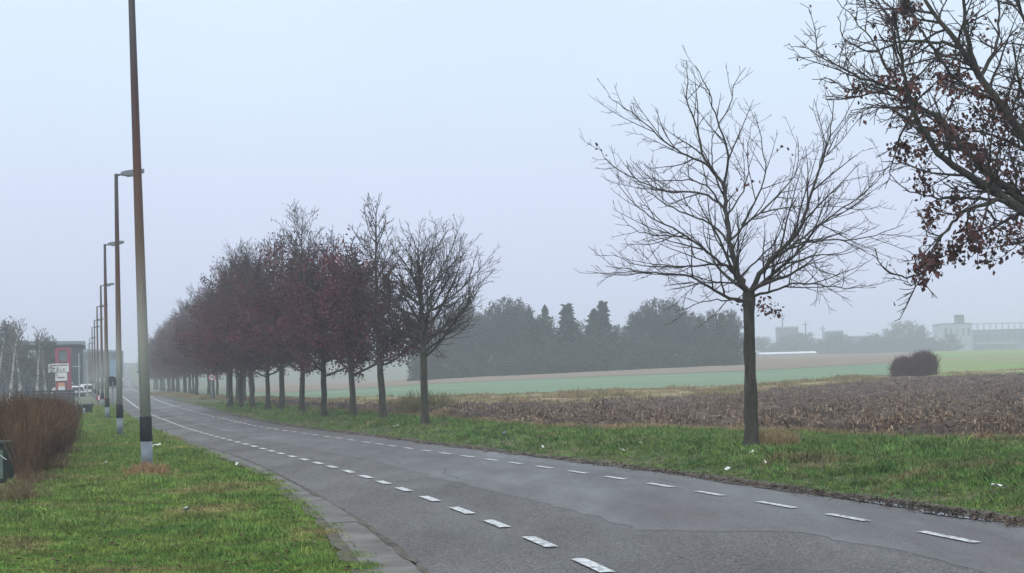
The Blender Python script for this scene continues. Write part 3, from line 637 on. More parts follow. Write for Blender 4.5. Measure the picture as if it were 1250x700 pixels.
# ---------- generic avenue tree, built at origin
def avenue_tree(seed, Ht, clear, Rad, leaves, leaf_top, bare=False, asym=0, minr=.008, dens=1., leafsize=.10, fork_low=False):
    rg = np.random.default_rng(seed); S = dict(max=3, rmin=minr, thick=.010)
    S[0] = dict(n=0, ratio=.5, ang=(30, 60), w=.09, lift=.05, t0=.2)
    S[1] = dict(n=3.4 * dens, ratio=.45, ang=(25, 55), w=.10, lift=.06, t0=.15, maxl=1.6, ub=.3)
    S[2] = dict(n=4.2 * dens, ratio=.5, ang=(25, 55), w=.12, lift=.05, t0=.15, maxl=.7, ub=.2)
    out = []; n = 14
    tp = path(rg, np.zeros(3), np.array([.02 * rg.normal(), .02 * rg.normal(), 1]), Ht * .93, n, .025, .06); tp[:, 2] = np.linspace(-.05, Ht * .93, n + 1); tp[:, :2] *= .4
    rr = np.interp(tp[:, 2], [-.05, .25, clear, clear + 1.2, Ht], [.20, .135, .115, .085, minr * 1.3]); 
    trunk = [(0, tp + np.concatenate([rg.normal(0, .02, (n + 1, 2)), np.zeros((n + 1, 1))], 1), rr * rg.uniform(.93, 1.1, n + 1))]
    nl = int(26 * dens + 8)
    for i in range(nl):
        h = clear + (Ht * .93 - clear) * (i / nl) ** 1.05; f = (h - clear) / (Ht - clear); p, d, q = along(tp, (h + .05) / (Ht * .93 + .05))
        a = i * 2.4 + rg.normal(0, .4); elev = math.radians(18 + 48 * f + rg.normal(0, 8))
        L = Rad * (1 - .72 * f ** 1.4) * rg.uniform(.75, 1.15) * (1 + asym * math.cos(a))
        cd = np.array([math.cos(a) * math.cos(elev), math.sin(a) * math.cos(elev), math.sin(elev)])
        r = min(np.interp(q, np.arange(len(rr)), rr) * .6, .018 + L * .013)
        cp = path(rg, p, cd, L / .93, 8, .09, .06)
        ramify(rg, out, cp, np.linspace(r, minr * 1.2, 9), 1, S)
    Lf = None
    if leaves:
        Q = np.concatenate([p for l, p, r in out if l >= 2]); z = Q[:, 2]
        f = (z - clear) / (Ht - clear); pr = np.clip(1.15 - np.clip((f - leaf_top + .12) / .25, 0, 1) * 1.13, .0, 1) * (f > -.3)
        pr = pr * (vnoise(Q[:, 0] + 9, Q[:, 1] + Q[:, 2] * .7, .8, seed) > .22)
        idx = rg.choice(len(Q), size=leaves, p=pr / pr.sum()); Lf = leafmesh(rg, Q[idx] + rg.normal(0, .12, (leaves, 3)), leafsize)
    return trunk, out, Lf
def place_tree(spec, root, leafmat='leaf_far'):
    trunk, out, Lf = spec
    emit(trunk, root, (1, 2), ks=(9,) * 6, mats=('bark_green', 'twig'))
    emit(out, root, (0, 2), ks=(5, 5, 3, 3, 3, 3), mats=('bark', 'bark', 'twig'), names=('trunk', 'branches', 'twigs'))
    if Lf: mk('dead_leaves', Lf[0], Lf[1], leafmat, root, kind='stuff')
    return root
def copy_tree(o):
    c = o.copy(); col.objects.link(c)
    for ch in o.children:
        d = ch.copy(); col.objects.link(d); d.parent = c
        for g in ch.children: e = g.copy(); col.objects.link(e); e.parent = d
    return c
def hgt(x, top, b): return (b[1] / F) * abs(tocam(np.array([b[0], b[1], b[2]]))[1] - top)
AV = 'avenue trees along the right side of the road'
row = [  # px, py, top y, variant, label
 (518, 519, 287, 'bare', 'bare spreading tree at the right-hand end of the long tree row'),
 (467, 514, 240, 'tall', 'tallest tree in the row, bare above with dark leaves below, second from the right end'),
 (431, 511, 290, 'leafyA', 'third tree from the right end, dense crown of dark red leaves'),
 (396, 509.5, 292, 'leafyB', 'fourth tree from the right end, forked trunk under a dense dark red crown'),
 (369, 505.5, 262, 'mixed', 'fifth tree from the right end, tall bare twigs rising over brown-red leaves'),
 (344, 502.8, 285, 'leafyA', 'sixth tree from the right end, slim trunk below a low leafy crown'),
 (326.5, 501, 300, 'mixed', 'seventh tree from the right end, trunk leaning left'),
 (309, 499.3, 305, 'leafyB', 'eighth tree from the right end, trunk curving left under dusky leaves'),
 (294.5, 499, 305, 'mixed', 'ninth tree from the right end, dark straight trunk'),
 (281.5, 497.8, 315, 'leafyA', 'tenth tree from the right end, just right of the speed limit sign')]
protos = {}
specs = {'bare': (27, 7.0, 2.45, 3.1, 0, 0, True, .12, .0055, 1.45), 'tall': (22, 9.4, 2.3, 2.7, 6500, .50, False, 0, .008, 1.3, .13), 'leafyA': (23, 8.3, 1.95, 3.0, 12500, .88, False, 0, .007, 1.2, .125),
         'leafyB': (24, 8.6, 1.95, 3.3, 12500, .78, False, 0, .007, 1.3, .125), 'mixed': (25, 10.0, 2.0, 3.5, 10500, .52, False, 0, .007, 1.5, .125)}
for i, (x, y, top, kind, lab) in enumerate(row):
    b_ = at(x, y); h = hgt(x, top, b_); sp_ = specs[kind]
    if kind not in protos:
        o = empty('avenue_tree', b_, lab, 'tree', AV); place_tree(avenue_tree(*sp_), o); protos[kind] = o
    else:
        o = copy_tree(protos[kind]); o.location = b_; o['label'] = lab; o.rotation_euler = (0, 0, 1.7 * i)
    s = h / sp_[1]; o.scale = (1 * (.5 + .5 * s), (.5 + .5 * s), s)
    if i in (6, 7): o.rotation_euler[1] = -.05
# hazy rest of the avenue
zc = at(281.5, 497.8)[1] + 9; k = 0; kinds = ['leafyB', 'mixed', 'leafyA', 'mixed']
ordn = ['eleventh', 'twelfth', 'thirteenth', 'fourteenth', 'fifteenth', 'sixteenth']
while zc < 380:
    X = float(cE(zc)) + 3.4 + .3 * rng.normal(); kd = kinds[k % 4]; o = copy_tree(protos[kd]); o.location = G3(X, zc); o.rotation_euler = (0, 0, rng.uniform(0, 6)); o['group'] = AV
    s = rng.uniform(.92, 1.12) * 9.8 / specs[kd][1]; o.scale = (s, s, s)
    o['label'] = (ordn[k] + ' tree from the right end of the avenue, dusky in the haze') if k < 6 else 'far misty tree in the unbroken tail of the avenue beside the road'
    zc += 8.3 * rng.uniform(.85, 1.15); k += 1

# ---------------------------------------------------------------- copse behind the fields
def bare_round(seed, Ht, Rad, minr, n1, clear=1.0, mats=('copse', 'copse'), dens=1.0):
    rg = np.random.default_rng(seed); S = dict(max=3, rmin=minr, thick=.012)
    S[1] = dict(n=2.2 * dens, ratio=.5, ang=(20, 50), w=.1, lift=.07, t0=.15, maxl=3, ub=.3)
    S[2] = dict(n=3.0 * dens, ratio=.5, ang=(20, 50), w=.12, lift=.05, t0=.15, maxl=1.3, ub=.2)
    S[0] = S[1]; out = []
    tp = path(rg, np.zeros(3), np.array([0, 0, 1]), Ht * .9, 8, .06, .06); rr = np.linspace(.2, minr, 9)
    for i in range(n1):
        h = clear + (Ht * .88 - clear) * (i / n1); f = (h - clear) / (Ht - clear); p, d, q = along(tp, h / (Ht * .9)); a = i * 2.4
        el_ = math.radians(28 + 40 * f + rg.normal(0, 8)); L = Rad * (1 - .62 * f ** 1.6) * rg.uniform(.8, 1.15)
        cp = path(rg, p, np.array([math.cos(a) * math.cos(el_), math.sin(a) * math.cos(el_), math.sin(el_)]), L, 6, .08, .06)
        ramify(rg, out, cp, np.linspace(max(.06 * L / 4, minr * 1.2), minr, 7), 1, S)
    return [(0, tp, rr)], out
def conifer(seed, Ht, Rad):
    rg = np.random.default_rng(seed); C = []; tp = np.array([[0, 0, -.1], [0, 0, Ht * .5], [0, 0, Ht]])
    n = 2600; f = rg.random(n) ** 1.3; z = .6 + f * (Ht - .6); a = rg.random(n) * 6.283; lay = .82 + .18 * np.sin(z * 2 * np.pi / .9) + .12 * np.sin(a * 5 + z)
    r = Rad * (1 - f) ** .85 * lay * np.sqrt(rg.random(n)) + .05
    C = np.stack([r * np.cos(a), r * np.sin(a), z - .15 * r], 1); V, Fq = leafmesh(rg, C, .55, .2)
    return tp, V, Fq
CP = 'copse of trees beyond the green field'
cps = {}
for nm, sp_ in (('a', (41, 9, 3.6, .028, 30)), ('b', (42, 8, 3.2, .028, 28)), ('c', (43, 10.5, 3.4, .028, 34))):
    cps[nm] = bare_round(*sp_)
def put_round(nm, x, top, Y, lab, scw=1.0, group=CP, name='bare_tree', basey=None):
    d = ray(x, 450); X = d[0] * Y; g = float(ground(X, Y)); ztop = pt(x, top, Y)[2]; h = ztop - g
    Hn = {'a': 9, 'b': 8, 'c': 10.5}[nm]; s = h / Hn
    key = 'P' + nm
    if key not in cps:
        o = empty(name, (X, Y, g), lab, 'tree', group); emit(cps[nm][0], o, (1, 2), ks=(6,) * 6, mats=('copse', 'copse')); emit(cps[nm][1], o, (0, 0), ks=(4, 4, 3, 3, 3), mats=('copse', 'copse', 'copse'), names=('trunk', 'branches', 'crown')); q_ = np.concatenate([p for l, p, r in cps[nm][1] if l >= 2]); Q = q_[rng.choice(len(q_), 2600)] + rng.normal(0, .18, (2600, 3)); Vq, Fq_ = leafmesh(rng, Q, .28); mk('twig_tips', Vq, Fq_, 'copse', o, kind='stuff'); cps[key] = o
    else:
        o = copy_tree(cps[key]); o.location = (X, Y, g); o['label'] = lab; o['group'] = group
    o.name = name; o.rotation_euler = (0, 0, rng.uniform(0, 6)); o.scale = (s * scw, s * scw, s); return o
tl = [(516, 392), (530, 385), (546, 378), (562, 372), (578, 372), (594, 376), (610, 371), (623, 369), (636, 375), (650, 380), (668, 384), (712, 392), (757, 402), (772, 386), (785, 372), (798, 367), (811, 366), (824, 370), (838, 378), (850, 383), (862, 381), (875, 378), (888, 381), (899, 388)]
for i, (x, t) in enumerate(tl):
    side = 'left half of the misty copse, left of the conifer spires' if x < 660 else 'dip of the misty copse among the conifer spires' if x < 765 else 'right half of the misty copse, behind the lone bare tree'
    put_round('abc'[i % 3], x, t + rng.uniform(-3, 4), 268 + rng.uniform(-6, 14), 'bare grey tree in the ' + side, 1.0)
for i in range(22):
    x = 510 + i * 18.2 + rng.uniform(-5, 5); t = np.interp(x, [a for a, b in tl], [b for a, b in tl]) + 10
    if 672 < x < 765: t = 405
    put_round('bca'[i % 3], x, t, 286 + rng.uniform(-4, 10), 'indistinct bare tree in the back row of the misty copse')
con = None
for i, (x, t, wd, lab) in enumerate([(648, 378, 12, 'short conifer at the left of the dark spires in the copse'), (667, 375, 14, 'conifer spire second from the left in the copse'), (694, 373, 24, 'broad middle conifer spire in the copse'), (727, 379, 22, 'conifer just left of the tallest spire in the copse'), (738, 370, 20, 'tallest conifer spire in the copse, at its right end'), (855, 388, 14, 'small dark conifer in the right half of the copse'), (882, 384, 16, 'dark conifer near the right end of the copse'), (656, 392, 18, 'low conifer between the spires at the left of the copse')]):
    Y = 262 + i % 3; X = ray(x, 450)[0] * Y; g = float(ground(X, Y)); h = pt(x, t, Y)[2] - g
    if con is None:
        tp, V, Fq = conifer(51, 10, 2.3); con = empty('conifer_tree', (X, Y, g), lab, 'tree', 'conifers in the copse'); MB().tube(tp, [.18, .12, .02], 6).build('trunk', 'copse', con); mk('crown', V, Fq, 'conifer', con); o = con
    else: o = copy_tree(con); o.location = (X, Y, g); o['label'] = lab
    s = h / 10; o.scale = (s * wd / 15, s * wd / 15, s); o.rotation_euler = (0, 0, i * 1.3)
def shrub_mesh(seed, Ht, Rad, n, size):
    rg = np.random.default_rng(seed); u = rg.normal(0, 1, (n, 3)); u /= np.linalg.norm(u, axis=1, keepdims=True); u[:, 2] = np.abs(u[:, 2])
    r = rg.random(n) ** .4 * (.85 + .3 * vnoise(u[:, 0] * 2 + 5, u[:, 1] * 2 + u[:, 2] * 2 + 5, .5, seed)); C = u * r[:, None] * [Rad, Rad, Ht]; return leafmesh(rg, C, size, 0)
shr = None
sh = [(585, 425, 26), (612, 428, 24), (640, 418, 26), (668, 412, 30), (700, 418, 32), (730, 410, 30), (760, 412, 30), (790, 415, 30), (815, 418, 28), (840, 422, 24), (865, 410, 30), (892, 412, 26), (560, 430, 26), (535, 432, 26), (515, 425, 24), (690, 425, 26), (775, 425, 24)]
for i, (x, t, wd) in enumerate(sh):
    Y = 257 + rng.uniform(-2, 4); X = ray(x, 450)[0] * Y; g = float(ground(X, Y)); h = pt(x, t, Y)[2] - g
    lab = 'dark rounded evergreen shrub along the foot of the misty copse'
    if shr is None:
        V, Fq = shrub_mesh(61, 5, 4, 2600, .5); shr = empty('evergreen_shrub', (X, Y, g), lab, 'shrub', 'shrubs at the foot of the copse'); mk('foliage', V, Fq, 'under', shr); o = shr
    else: o = copy_tree(shr); o.location = (X, Y, g); o['label'] = lab
    o.scale = (wd / F * Y / 8 * 1.5,) * 2 + (h / 5,); o.rotation_euler = (0, 0, i)

# ---------------------------------------------------------------- bushes, hedge, weeds
def stems(seed, n, Xf, hf, spread, r=.006, k=3, seg=4, sub=3):
    rg = np.random.default_rng(seed); out = []
    for i in range(n):
        p = np.array(Xf(rg)); h = hf(rg, p)
        if h <= 0: continue
        d = np.array([rg.normal(0, spread), rg.normal(0, spread), 1.])
        q = path(rg, p, d, h, seg, .07, .02); out.append((q, np.linspace(r * 1.3, r * .7, seg + 1)))
        for j in range(sub):
            a, dd, f = along(q, rg.uniform(.25, .95)); e = path(rg, a, dd + rg.normal(0, .45, 3), h * rg.uniform(.15, .35), 2, .1, .05); out.append((e, np.linspace(r * .8, r * .6, 3)))
    return tubes(out, k)
# brown hedge on the left
HL = [at(20, 606), at(54, 577), at(79, 556), at(94, 538)]
HX = np.interp
hz = np.array([24, HL[0][1], HL[1][1], HL[2][1], HL[3][1], 62]); hx = np.array([HL[0][0] + .8, HL[0][0], HL[1][0], HL[2][0], HL[3][0], HL[3][0] - 2.6])
def hpos(rg):
    z = 29.6 + 32.4 * rg.random() ** 1.05; x = np.interp(z, hz, hx) - .15 - 2.6 * rg.random() ** 1.3 + .12 * rg.normal(); return (x, z, float(ground(x, z)))
def hh(rg, p):
    if p[1] < 35 and p[0] / p[1] < -.281: return 0
    return float(np.interp(p[1], [24, 30, 40, 50, 62], [1.45, 1.45, 1.36, 1.2, 1.0])) * rg.uniform(.66, 1.08) * (.80 + .36 * float(vnoise(p[0], p[1], 1.1, 12)))
hedge = empty('brown_hedge', (HL[1][0] - 1, HL[1][1], 0), 'dense bare brown-red hedge along the left edge of the verge', 'hedge')
V, Fq = stems(71, 14000, hpos, hh, .15, .007, 3, 4, 2); o = mk('stems', V, Fq, 'hedge', hedge, kind='stuff'); relocate([o], hedge)
# round bush in the field and weeds
bb = at(1116, 461); bush = empty('twiggy_bush', bb, 'mauve-brown twiggy bush with two lobes between stubble and meadow', 'bush')
for cx, rr_, hh_ in ((-.75, .85, 1.5), (.75, .75, 1.85)):
    V, Fq = stems(int(80 + cx * 4), 2600, lambda rg, cx=cx, rr_=rr_: (cx + rr_ * rg.normal() * .45, rg.normal() * .5, 0), lambda rg, p, cx=cx, rr_=rr_, hh_=hh_: hh_ * max(.45, 1 - .5 * ((p[0] - cx) / rr_) ** 2) * rg.uniform(.8, 1.05), .22, .010, 3, 3, 3)
    mk('lobe', V, Fq, 'bush', bush, kind='stuff')
def weedclump(x, y, wpx, h, n, m, lab, cat='weeds', name='weed_clump', spread=.18, r=.008, group=None):
    b_ = at(x, y); wd = wpx * b_[1] / F
    e = empty(name, b_, lab, cat, group); V, Fq = stems(int(x), n, lambda rg: (wd * .33 * rg.normal(), .3 * rg.normal(), 0), lambda rg, p: h * rg.uniform(.4, 1.05) * max(.4, 1 - .4 * (p[0] / wd) ** 2), spread, r, 3, 3, 2)
    mk('stems', V, Fq, m, e, kind='stuff'); return e
weedclump(1046, 471, 44, .62, 230, 'weed', 'dark dry weed clump at the field edge left of the twiggy bush')
weedclump(1075, 467, 30, .42, 120, 'weed', 'small weed clump between the dry weeds and the twiggy bush')
weedclump(520, 508, 62, .95, 520, 'weed', 'russet weed clump behind the bare tree ending the row')
weedclump(700, 485, 40, .55, 200, 'weed', 'low dry weeds on the field margin left of centre')
weedclump(180, 582, 34, .28, 420, 'tan_tuft', 'tan dead grass ring around the foot of the nearest lamp post', 'grass tuft', 'dead_grass_tuft', .5, .005)
weedclump(944, 546, 40, .34, 700, 'dry_grass', 'dry tan grass tuft at the foot of the lone bare tree', 'grass tuft', 'dead_grass_tuft', .4, .006)
weedclump(545, 512, 40, .4, 400, 'dry_grass', 'pale dry grass tuft right of the last tree in the row', 'grass tuft', 'dead_grass_tuft', .4, .007)
for i, (x, y, wd) in enumerate([(20, 614, 50), (45, 592, 36), (62, 575, 30), (80, 556, 24), (24, 603, 22), (70, 566, 20)]):
    weedclump(x, y, wd, .26, 200, 'dull_grass', ['straw-coloured grass at the near left corner of the hedge', 'straw-coloured grass below the middle of the hedge', 'tan grass clump bending out of the hedge', 'pale stalks near the far end of the hedge', 'dry grass beside the green utility box', 'pale grass stalks on the hedge flank below its far end'][i], 'grass tuft', 'dead_grass_tuft', .45, .006)

# ---------------------------------------------------------------- scattered grass and straw (geometry nodes)
store = bpy.data.collections.new('scatter_sources')
def tuft(name, seed, n, h, rad, wd, lean, m, flat=0):
    rg = np.random.default_rng(seed); V = []; Fs = []
    for i in range(n):
        a = rg.uniform(0, 6.283); r = rad * math.sqrt(rg.random()); x, y = r * math.cos(a), r * math.sin(a); hh_ = h * rg.uniform(.5, 1.15); l = lean * rg.uniform(.2, 1) * hh_; b_ = rg.uniform(0, 6.283); t = rg.uniform(0, 6.283)
        dx, dy = wd / 2 * math.cos(t), wd / 2 * math.sin(t); k = len(V); z0 = flat * rg.random() * .04 - .01
        lx, ly = l * math.cos(b_), l * math.sin(b_); zz = hh_ * (1 - flat * .9)
        V += [(x - dx, y - dy, z0), (x + dx, y + dy, z0), (x + dx * .8 + lx * .35, y + dy * .8 + ly * .35, z0 + zz * .6), (x - dx * .8 + lx * .35, y - dy * .8 + ly * .35, z0 + zz * .6), (x + lx, y + ly, z0 + zz)]
        Fs += [(k, k + 1, k + 2, k + 3), (k + 3, k + 2, k + 4)]
    me = bpy.data.meshes.new(name); me.from_pydata(V, [], Fs); me.materials.append(M[m]); o = bpy.data.objects.new(name, me); return o
def scatter(name, Pn, scale, srcs, label, cat=None, parent=None, seed=1):
    me = bpy.data.meshes.new(name); me.vertices.add(len(Pn)); me.vertices.foreach_set('co', Pn.astype(np.float32).ravel())
    rg = np.random.default_rng(seed)
    a = me.attributes.new('scl', 'FLOAT', 'POINT'); a.data.foreach_set('value', np.asarray(scale, np.float32))
    r = np.zeros((len(Pn), 3), np.float32); r[:, 2] = rg.uniform(0, 6.283, len(Pn)); r[:, 0] = rg.normal(0, .12, len(Pn)); r[:, 1] = rg.normal(0, .12, len(Pn))
    a = me.attributes.new('rot', 'FLOAT_VECTOR', 'POINT'); a.data.foreach_set('vector', r.ravel())
    o = bpy.data.objects.new(name, me); col.objects.link(o); tag(o, label, None, None, 'stuff')
    c = bpy.data.collections.new(name + '_sources')
    for s in srcs: c.objects.link(s); me.materials.append(s.data.materials[0]) if not me.materials else None
    ng = bpy.data.node_groups.new(name, 'GeometryNodeTree'); ng.interface.new_socket('Geometry', in_out='INPUT', socket_type='NodeSocketGeometry'); ng.interface.new_socket('Geometry', in_out='OUTPUT', socket_type='NodeSocketGeometry')
    gi, go = ng.nodes.new('NodeGroupInput'), ng.nodes.new('NodeGroupOutput'); ip = ng.nodes.new('GeometryNodeInstanceOnPoints'); ci = ng.nodes.new('GeometryNodeCollectionInfo')
    ci.inputs['Collection'].default_value = c; ci.inputs['Separate Children'].default_value = True; ci.inputs['Reset Children'].default_value = True; ip.inputs['Pick Instance'].default_value = True
    na = ng.nodes.new('GeometryNodeInputNamedAttribute'); na.data_type = 'FLOAT'; na.inputs['Name'].default_value = 'scl'
    nb = ng.nodes.new('GeometryNodeInputNamedAttribute'); nb.data_type = 'FLOAT_VECTOR'; nb.inputs['Name'].default_value = 'rot'
    L = ng.links; L.new(gi.outputs[0], ip.inputs['Points']); L.new(ci.outputs[0], ip.inputs['Instance']); L.new(na.outputs[0], ip.inputs['Scale']); L.new(nb.outputs[0], ip.inputs['Rotation']); L.new(ip.outputs[0], go.inputs[0])
    md = o.modifiers.new('scatter', 'NODES'); md.node_group = ng; return o
def sampleZ(n, a, b_, rg, p=2.0):
    u = rg.random(n); return (a ** (1 - p) + u * (b_ ** (1 - p) - a ** (1 - p))) ** (1 / (1 - p))
rg = np.random.default_rng(5)
# left verge
n = 60000; Z = sampleZ(n, 12, 130, rg, 1.9); lo = np.interp(Z, np.append(hz, 130), np.append(hx, -31)) - .3; lo = np.maximum(lo, -.33 * Z); hi = cG0(Z) + .03
hi = hi + .05 + .12 * (vnoise(Z, Z * 0, .6, 15) - .6); X = lo + (hi - lo) * rg.random(n); ok = (hi > lo)
X, Z = X[ok], Z[ok]; hv = .55 + .9 * vnoise(X, Z, 1.1, 16) * vnoise(X, Z, .35, 17) * 1.6
edge = np.clip((cG0(Z) - X) / .25, .8, 1)
scatter('verge_grass', np.stack([X, Z, ground(X, Z)], 1), hv * edge * (.8 + Z / 70), [tuft('grass_tuft', 91, 16, .065, .09, .008, 1.1, 'grass'), tuft('grass_tuft', 92, 14, .05, .10, .009, 1.6, 'grass'), tuft('grass_tuft', 102, 10, .085, .08, .008, 1.0, 'grass')], 'short green and yellowish grass of the left verge')
# right verge
n = 70000; Z = sampleZ(n, 14, 230, rg, 1.9); lo = cE(Z) + .10; xg = np.linspace(-60, 40, 400); 
hi = lo + 16 ; X = lo + (hi - lo) * rg.random(n) ** 1.0; ok = (Z < B0(X) + .3) & (X < .36 * Z) ; X, Z = X[ok], Z[ok]
hv = .6 + 1.4 * vnoise(X, Z, 1.3, 18) * vnoise(X, Z, .45, 19); dE = (X - cE(Z)); hv = hv * np.clip(.45 + dE / 3, .45, 1.2)
scatter('bank_grass', np.stack([X, Z, ground(X, Z)], 1), hv * (.8 + Z / 70), [tuft('grass_tuft', 93, 15, .075, .11, .010, 1.3, 'grass_right'), tuft('grass_tuft', 94, 14, .055, .12, .011, 1.8, 'grass_right'), tuft('grass_tuft', 103, 10, .11, .09, .010, 1.1, 'grass_right')], 'rough green grass on the bank between road and stubble field')
# stubble field: straw lying about and short stalks
n = 52000; Z = sampleZ(n, 30, 150, rg, 1.3); X = rg.uniform(-.12, .34, n) * Z; ok = (Z > B0(X) + .15) & (Z < B1(X) - .2) & (X > -14) & (X < 60); X, Z = X[ok], Z[ok]
Vf = np.clip((Z - B0(X)) / (B1(X) - B0(X)), 0, 1); zz = ground(X, Z) + .03 + clods(X, Z, Vf)
keep = rg.random(len(X)) < .08 + 1.5 * vnoise(X, Z, 1.6, 20) ** 1.6; X, Z, zz, Vf = X[keep], Z[keep], zz[keep], Vf[keep]
scatter('stubble_straw', np.stack([X, Z, zz], 1), .6 + 1.3 * rg.random(len(X)) ** 2, [tuft('straw_clump', 95, 5, .30, .25, .028, 2.0, 'straw', .8), tuft('straw_clump', 96, 5, .22, .16, .024, .6, 'straw'), tuft('straw_clump', 97, 5, .22, .28, .035, 2.4, 'straw', .85)], 'maize straw and stalks strewn over the dark stubble field')
# weedy margin
n = 26000; X = rg.uniform(-45, 46, n); a, b_ = B1(X), B2(X); Z = a - .8 + (b_ - a + 1.2) * rg.random(n); ok = b_ > a; X, Z = X[ok], Z[ok]
hv = .5 + 2.2 * vnoise(X, Z, 2.2, 21) ** 2
scatter('margin_weeds', np.stack([X, Z, ground(X, Z) + .03], 1), hv, [tuft('weed_tuft', 98, 12, .11, .28, .022, 1.0, 'weed'), tuft('weed_tuft', 99, 8, .17, .22, .022, .7, 'weed'), tuft('weed_tuft', 104, 12, .09, .3, .024, 1.2, 'weed')], 'tan and russet dry weeds on the margin behind the stubble')
# dry grass line where bank meets field
n = 1700; X = rg.uniform(-12, 14, n); Z = B0(X) + rg.normal(0, .35, n)
scatter('field_edge_grass', np.stack([X, Z, ground(X, Z)], 1), .6 + .9 * vnoise(X, Z, 1.5, 22), [tuft('dry_tuft', 100, 14, .17, .14, .012, .9, 'dry_grass')], 'dry fringe of grass where the bank meets the stubble')
# fallen leaves on both verges, and plain grass beyond the hedge
n = 5200; Z = sampleZ(n, 14, 100, rg, 1.8); sd = rg.random(n) < .5; X = np.where(sd, cG0(Z) - .1 - 6 * rg.random(n), cE(Z) + .3 + 6 * rg.random(n)); ok = (X < B0(X) * 0 + 60) & (Z < B0(X)) & (X > np.interp(Z, hz, hx)); X, Z = X[ok], Z[ok]
scatter('fallen_leaves', np.stack([X, Z, ground(X, Z) + .035], 1), .5 + .8 * rg.random(len(X)), [tuft('fallen_leaf', 105, 2, .05, .10, .045, 1.2, 'leaf', .7), tuft('fallen_leaf', 106, 2, .05, .10, .04, 1.2, 'dull_grass', .7)], 'brown fallen leaves strewn through the grass of both verges')
n = 16000; Z = rg.uniform(20, 110, n); X = np.interp(Z, np.append(hz, 110), np.append(hx, -26)) - 2 - 22 * rg.random(n)
scatter('rough_grass', np.stack([X, Z, ground(X, Z)], 1), 1.6 + 1.2 * rg.random(n), [tuft('grass_tuft', 107, 14, .09, .14, .014, 1.1, 'grass')], 'rough grass on the ground left of the hedge')
# dead leaves and debris along both road edges
n = 2600; Z = sampleZ(n, 14, 90, rg, 1.7); X = cE(Z) + rg.normal(.02, .14, n)
scatter('edge_debris', np.stack([X, Z, ground(X, Z) + .04], 1), .5 + .6 * rg.random(n), [tuft('leaf_litter', 101, 5, .06, .08, .03, 1.6, 'soil', .8)], 'dead leaves and crumbs of earth on the right road edge')

# ---------------------------------------------------------------- street lamps
def text(s, size, m, parent, loc, rot=(math.pi / 2, 0, 0), name='lettering', ext=.004):
    cu = bpy.data.curves.new(name, 'FONT'); cu.body = s; cu.size = size; cu.align_x = 'CENTER'; cu.align_y = 'CENTER'; cu.extrude = ext
    t = bpy.data.objects.new('tmp', cu); col.objects.link(t); dg = bpy.context.evaluated_depsgraph_get(); me = bpy.data.meshes.new_from_object(t.evaluated_get(dg)); bpy.data.objects.remove(t)
    o = bpy.data.objects.new(name, me); me.materials.clear(); me.materials.append(M[m]); col.objects.link(o); o.parent = parent; o.location = loc; o.rotation_euler = rot; return o
def lamp(loc, lab, rz):
    e = empty('street_lamp', loc, lab, 'street lamp', 'street lamps along the left verge', rz)
    MB().tube([(0, 0, -.05), (0, 0, .62)], [.112, .108], 20).build('pole_foot', 'pole_low', e, True)
    MB().tube([(0, 0, .62), (0, 0, .64), (0, 0, 1.06), (0, 0, 1.08)], [.112, .119, .117, .110], 20).build('black_sleeve', 'black', e, True)
    MB().tube([(0, 0, 1.08), (0, 0, 2.6), (0, 0, 5), (0, 0, 9.0), (0, 0, 9.06)], [.103, .098, .085, .062, .05], 20).build('pole', 'pole', e, True)
    MB().tube([(0, 0, 8.98), (.12, 0, 9.03), (.3, 0, 9.07)], [.04, .036, .034], 8).build('arm', 'lamp_metal', e, True)
    hp = [(.16, .07, 9.00, 9.12), (.32, .13, 8.98, 9.16), (.70, .15, 9.03, 9.22), (.95, .10, 9.10, 9.22)]; V = []
    for x, w_, z0, z1 in hp: V += [(x, -w_, z0), (x, w_, z0), (x, w_ * .6, z1), (x, -w_ * .6, z1)]
    Fs = [(0, 1, 2, 3), (15, 14, 13, 12)] + [(4 * i + j, 4 * i + (j + 1) % 4, 4 * i + 4 + (j + 1) % 4, 4 * i + 4 + j) for i in range(3) for j in range(4)]
    hd = mk('lamp_head', V, Fs, 'lamp_metal', e)
    MB().add([(.36, -.10, 8.975), (.68, -.12, 9.015), (.68, .12, 9.015), (.36, .10, 8.975), (.36, -.10, 8.945), (.68, -.11, 8.985), (.68, .11, 8.985), (.36, .10, 8.945)], [(0, 1, 2, 3), (7, 6, 5, 4), (0, 4, 5, 1), (1, 5, 6, 2), (2, 6, 7, 3), (3, 7, 4, 0)]).build('lamp_glass', 'lamp_glass', hd)
    return e
lz = [(180, 580), (146.5, 532.5), (131, 512)]
lw = [at(*p) for p in lz]; L0 = lamp(lw[0], 'nearest street lamp post, pale foot and black sleeve, rising out of the picture', .2); L0.rotation_euler[1] = -math.radians(1.0)
L0.scale = (1, 1, 1.03)
labs = ['second street lamp from the front, lamp head just touching the nearest post', 'third street lamp from the front, lamp head half as high as the second']
tops = [(146.5, 209), (131, 296)]
for i in (1, 2):
    o = copy_tree(L0); o.location = lw[i]; o['label'] = labs[i - 1]; o.rotation_euler = (0, 0, .2)
    h = pt(lz[i][0], tops[i - 1][1], lw[i][1])[2] - lw[i][2]; o.scale = (1, 1, h / 9.15)
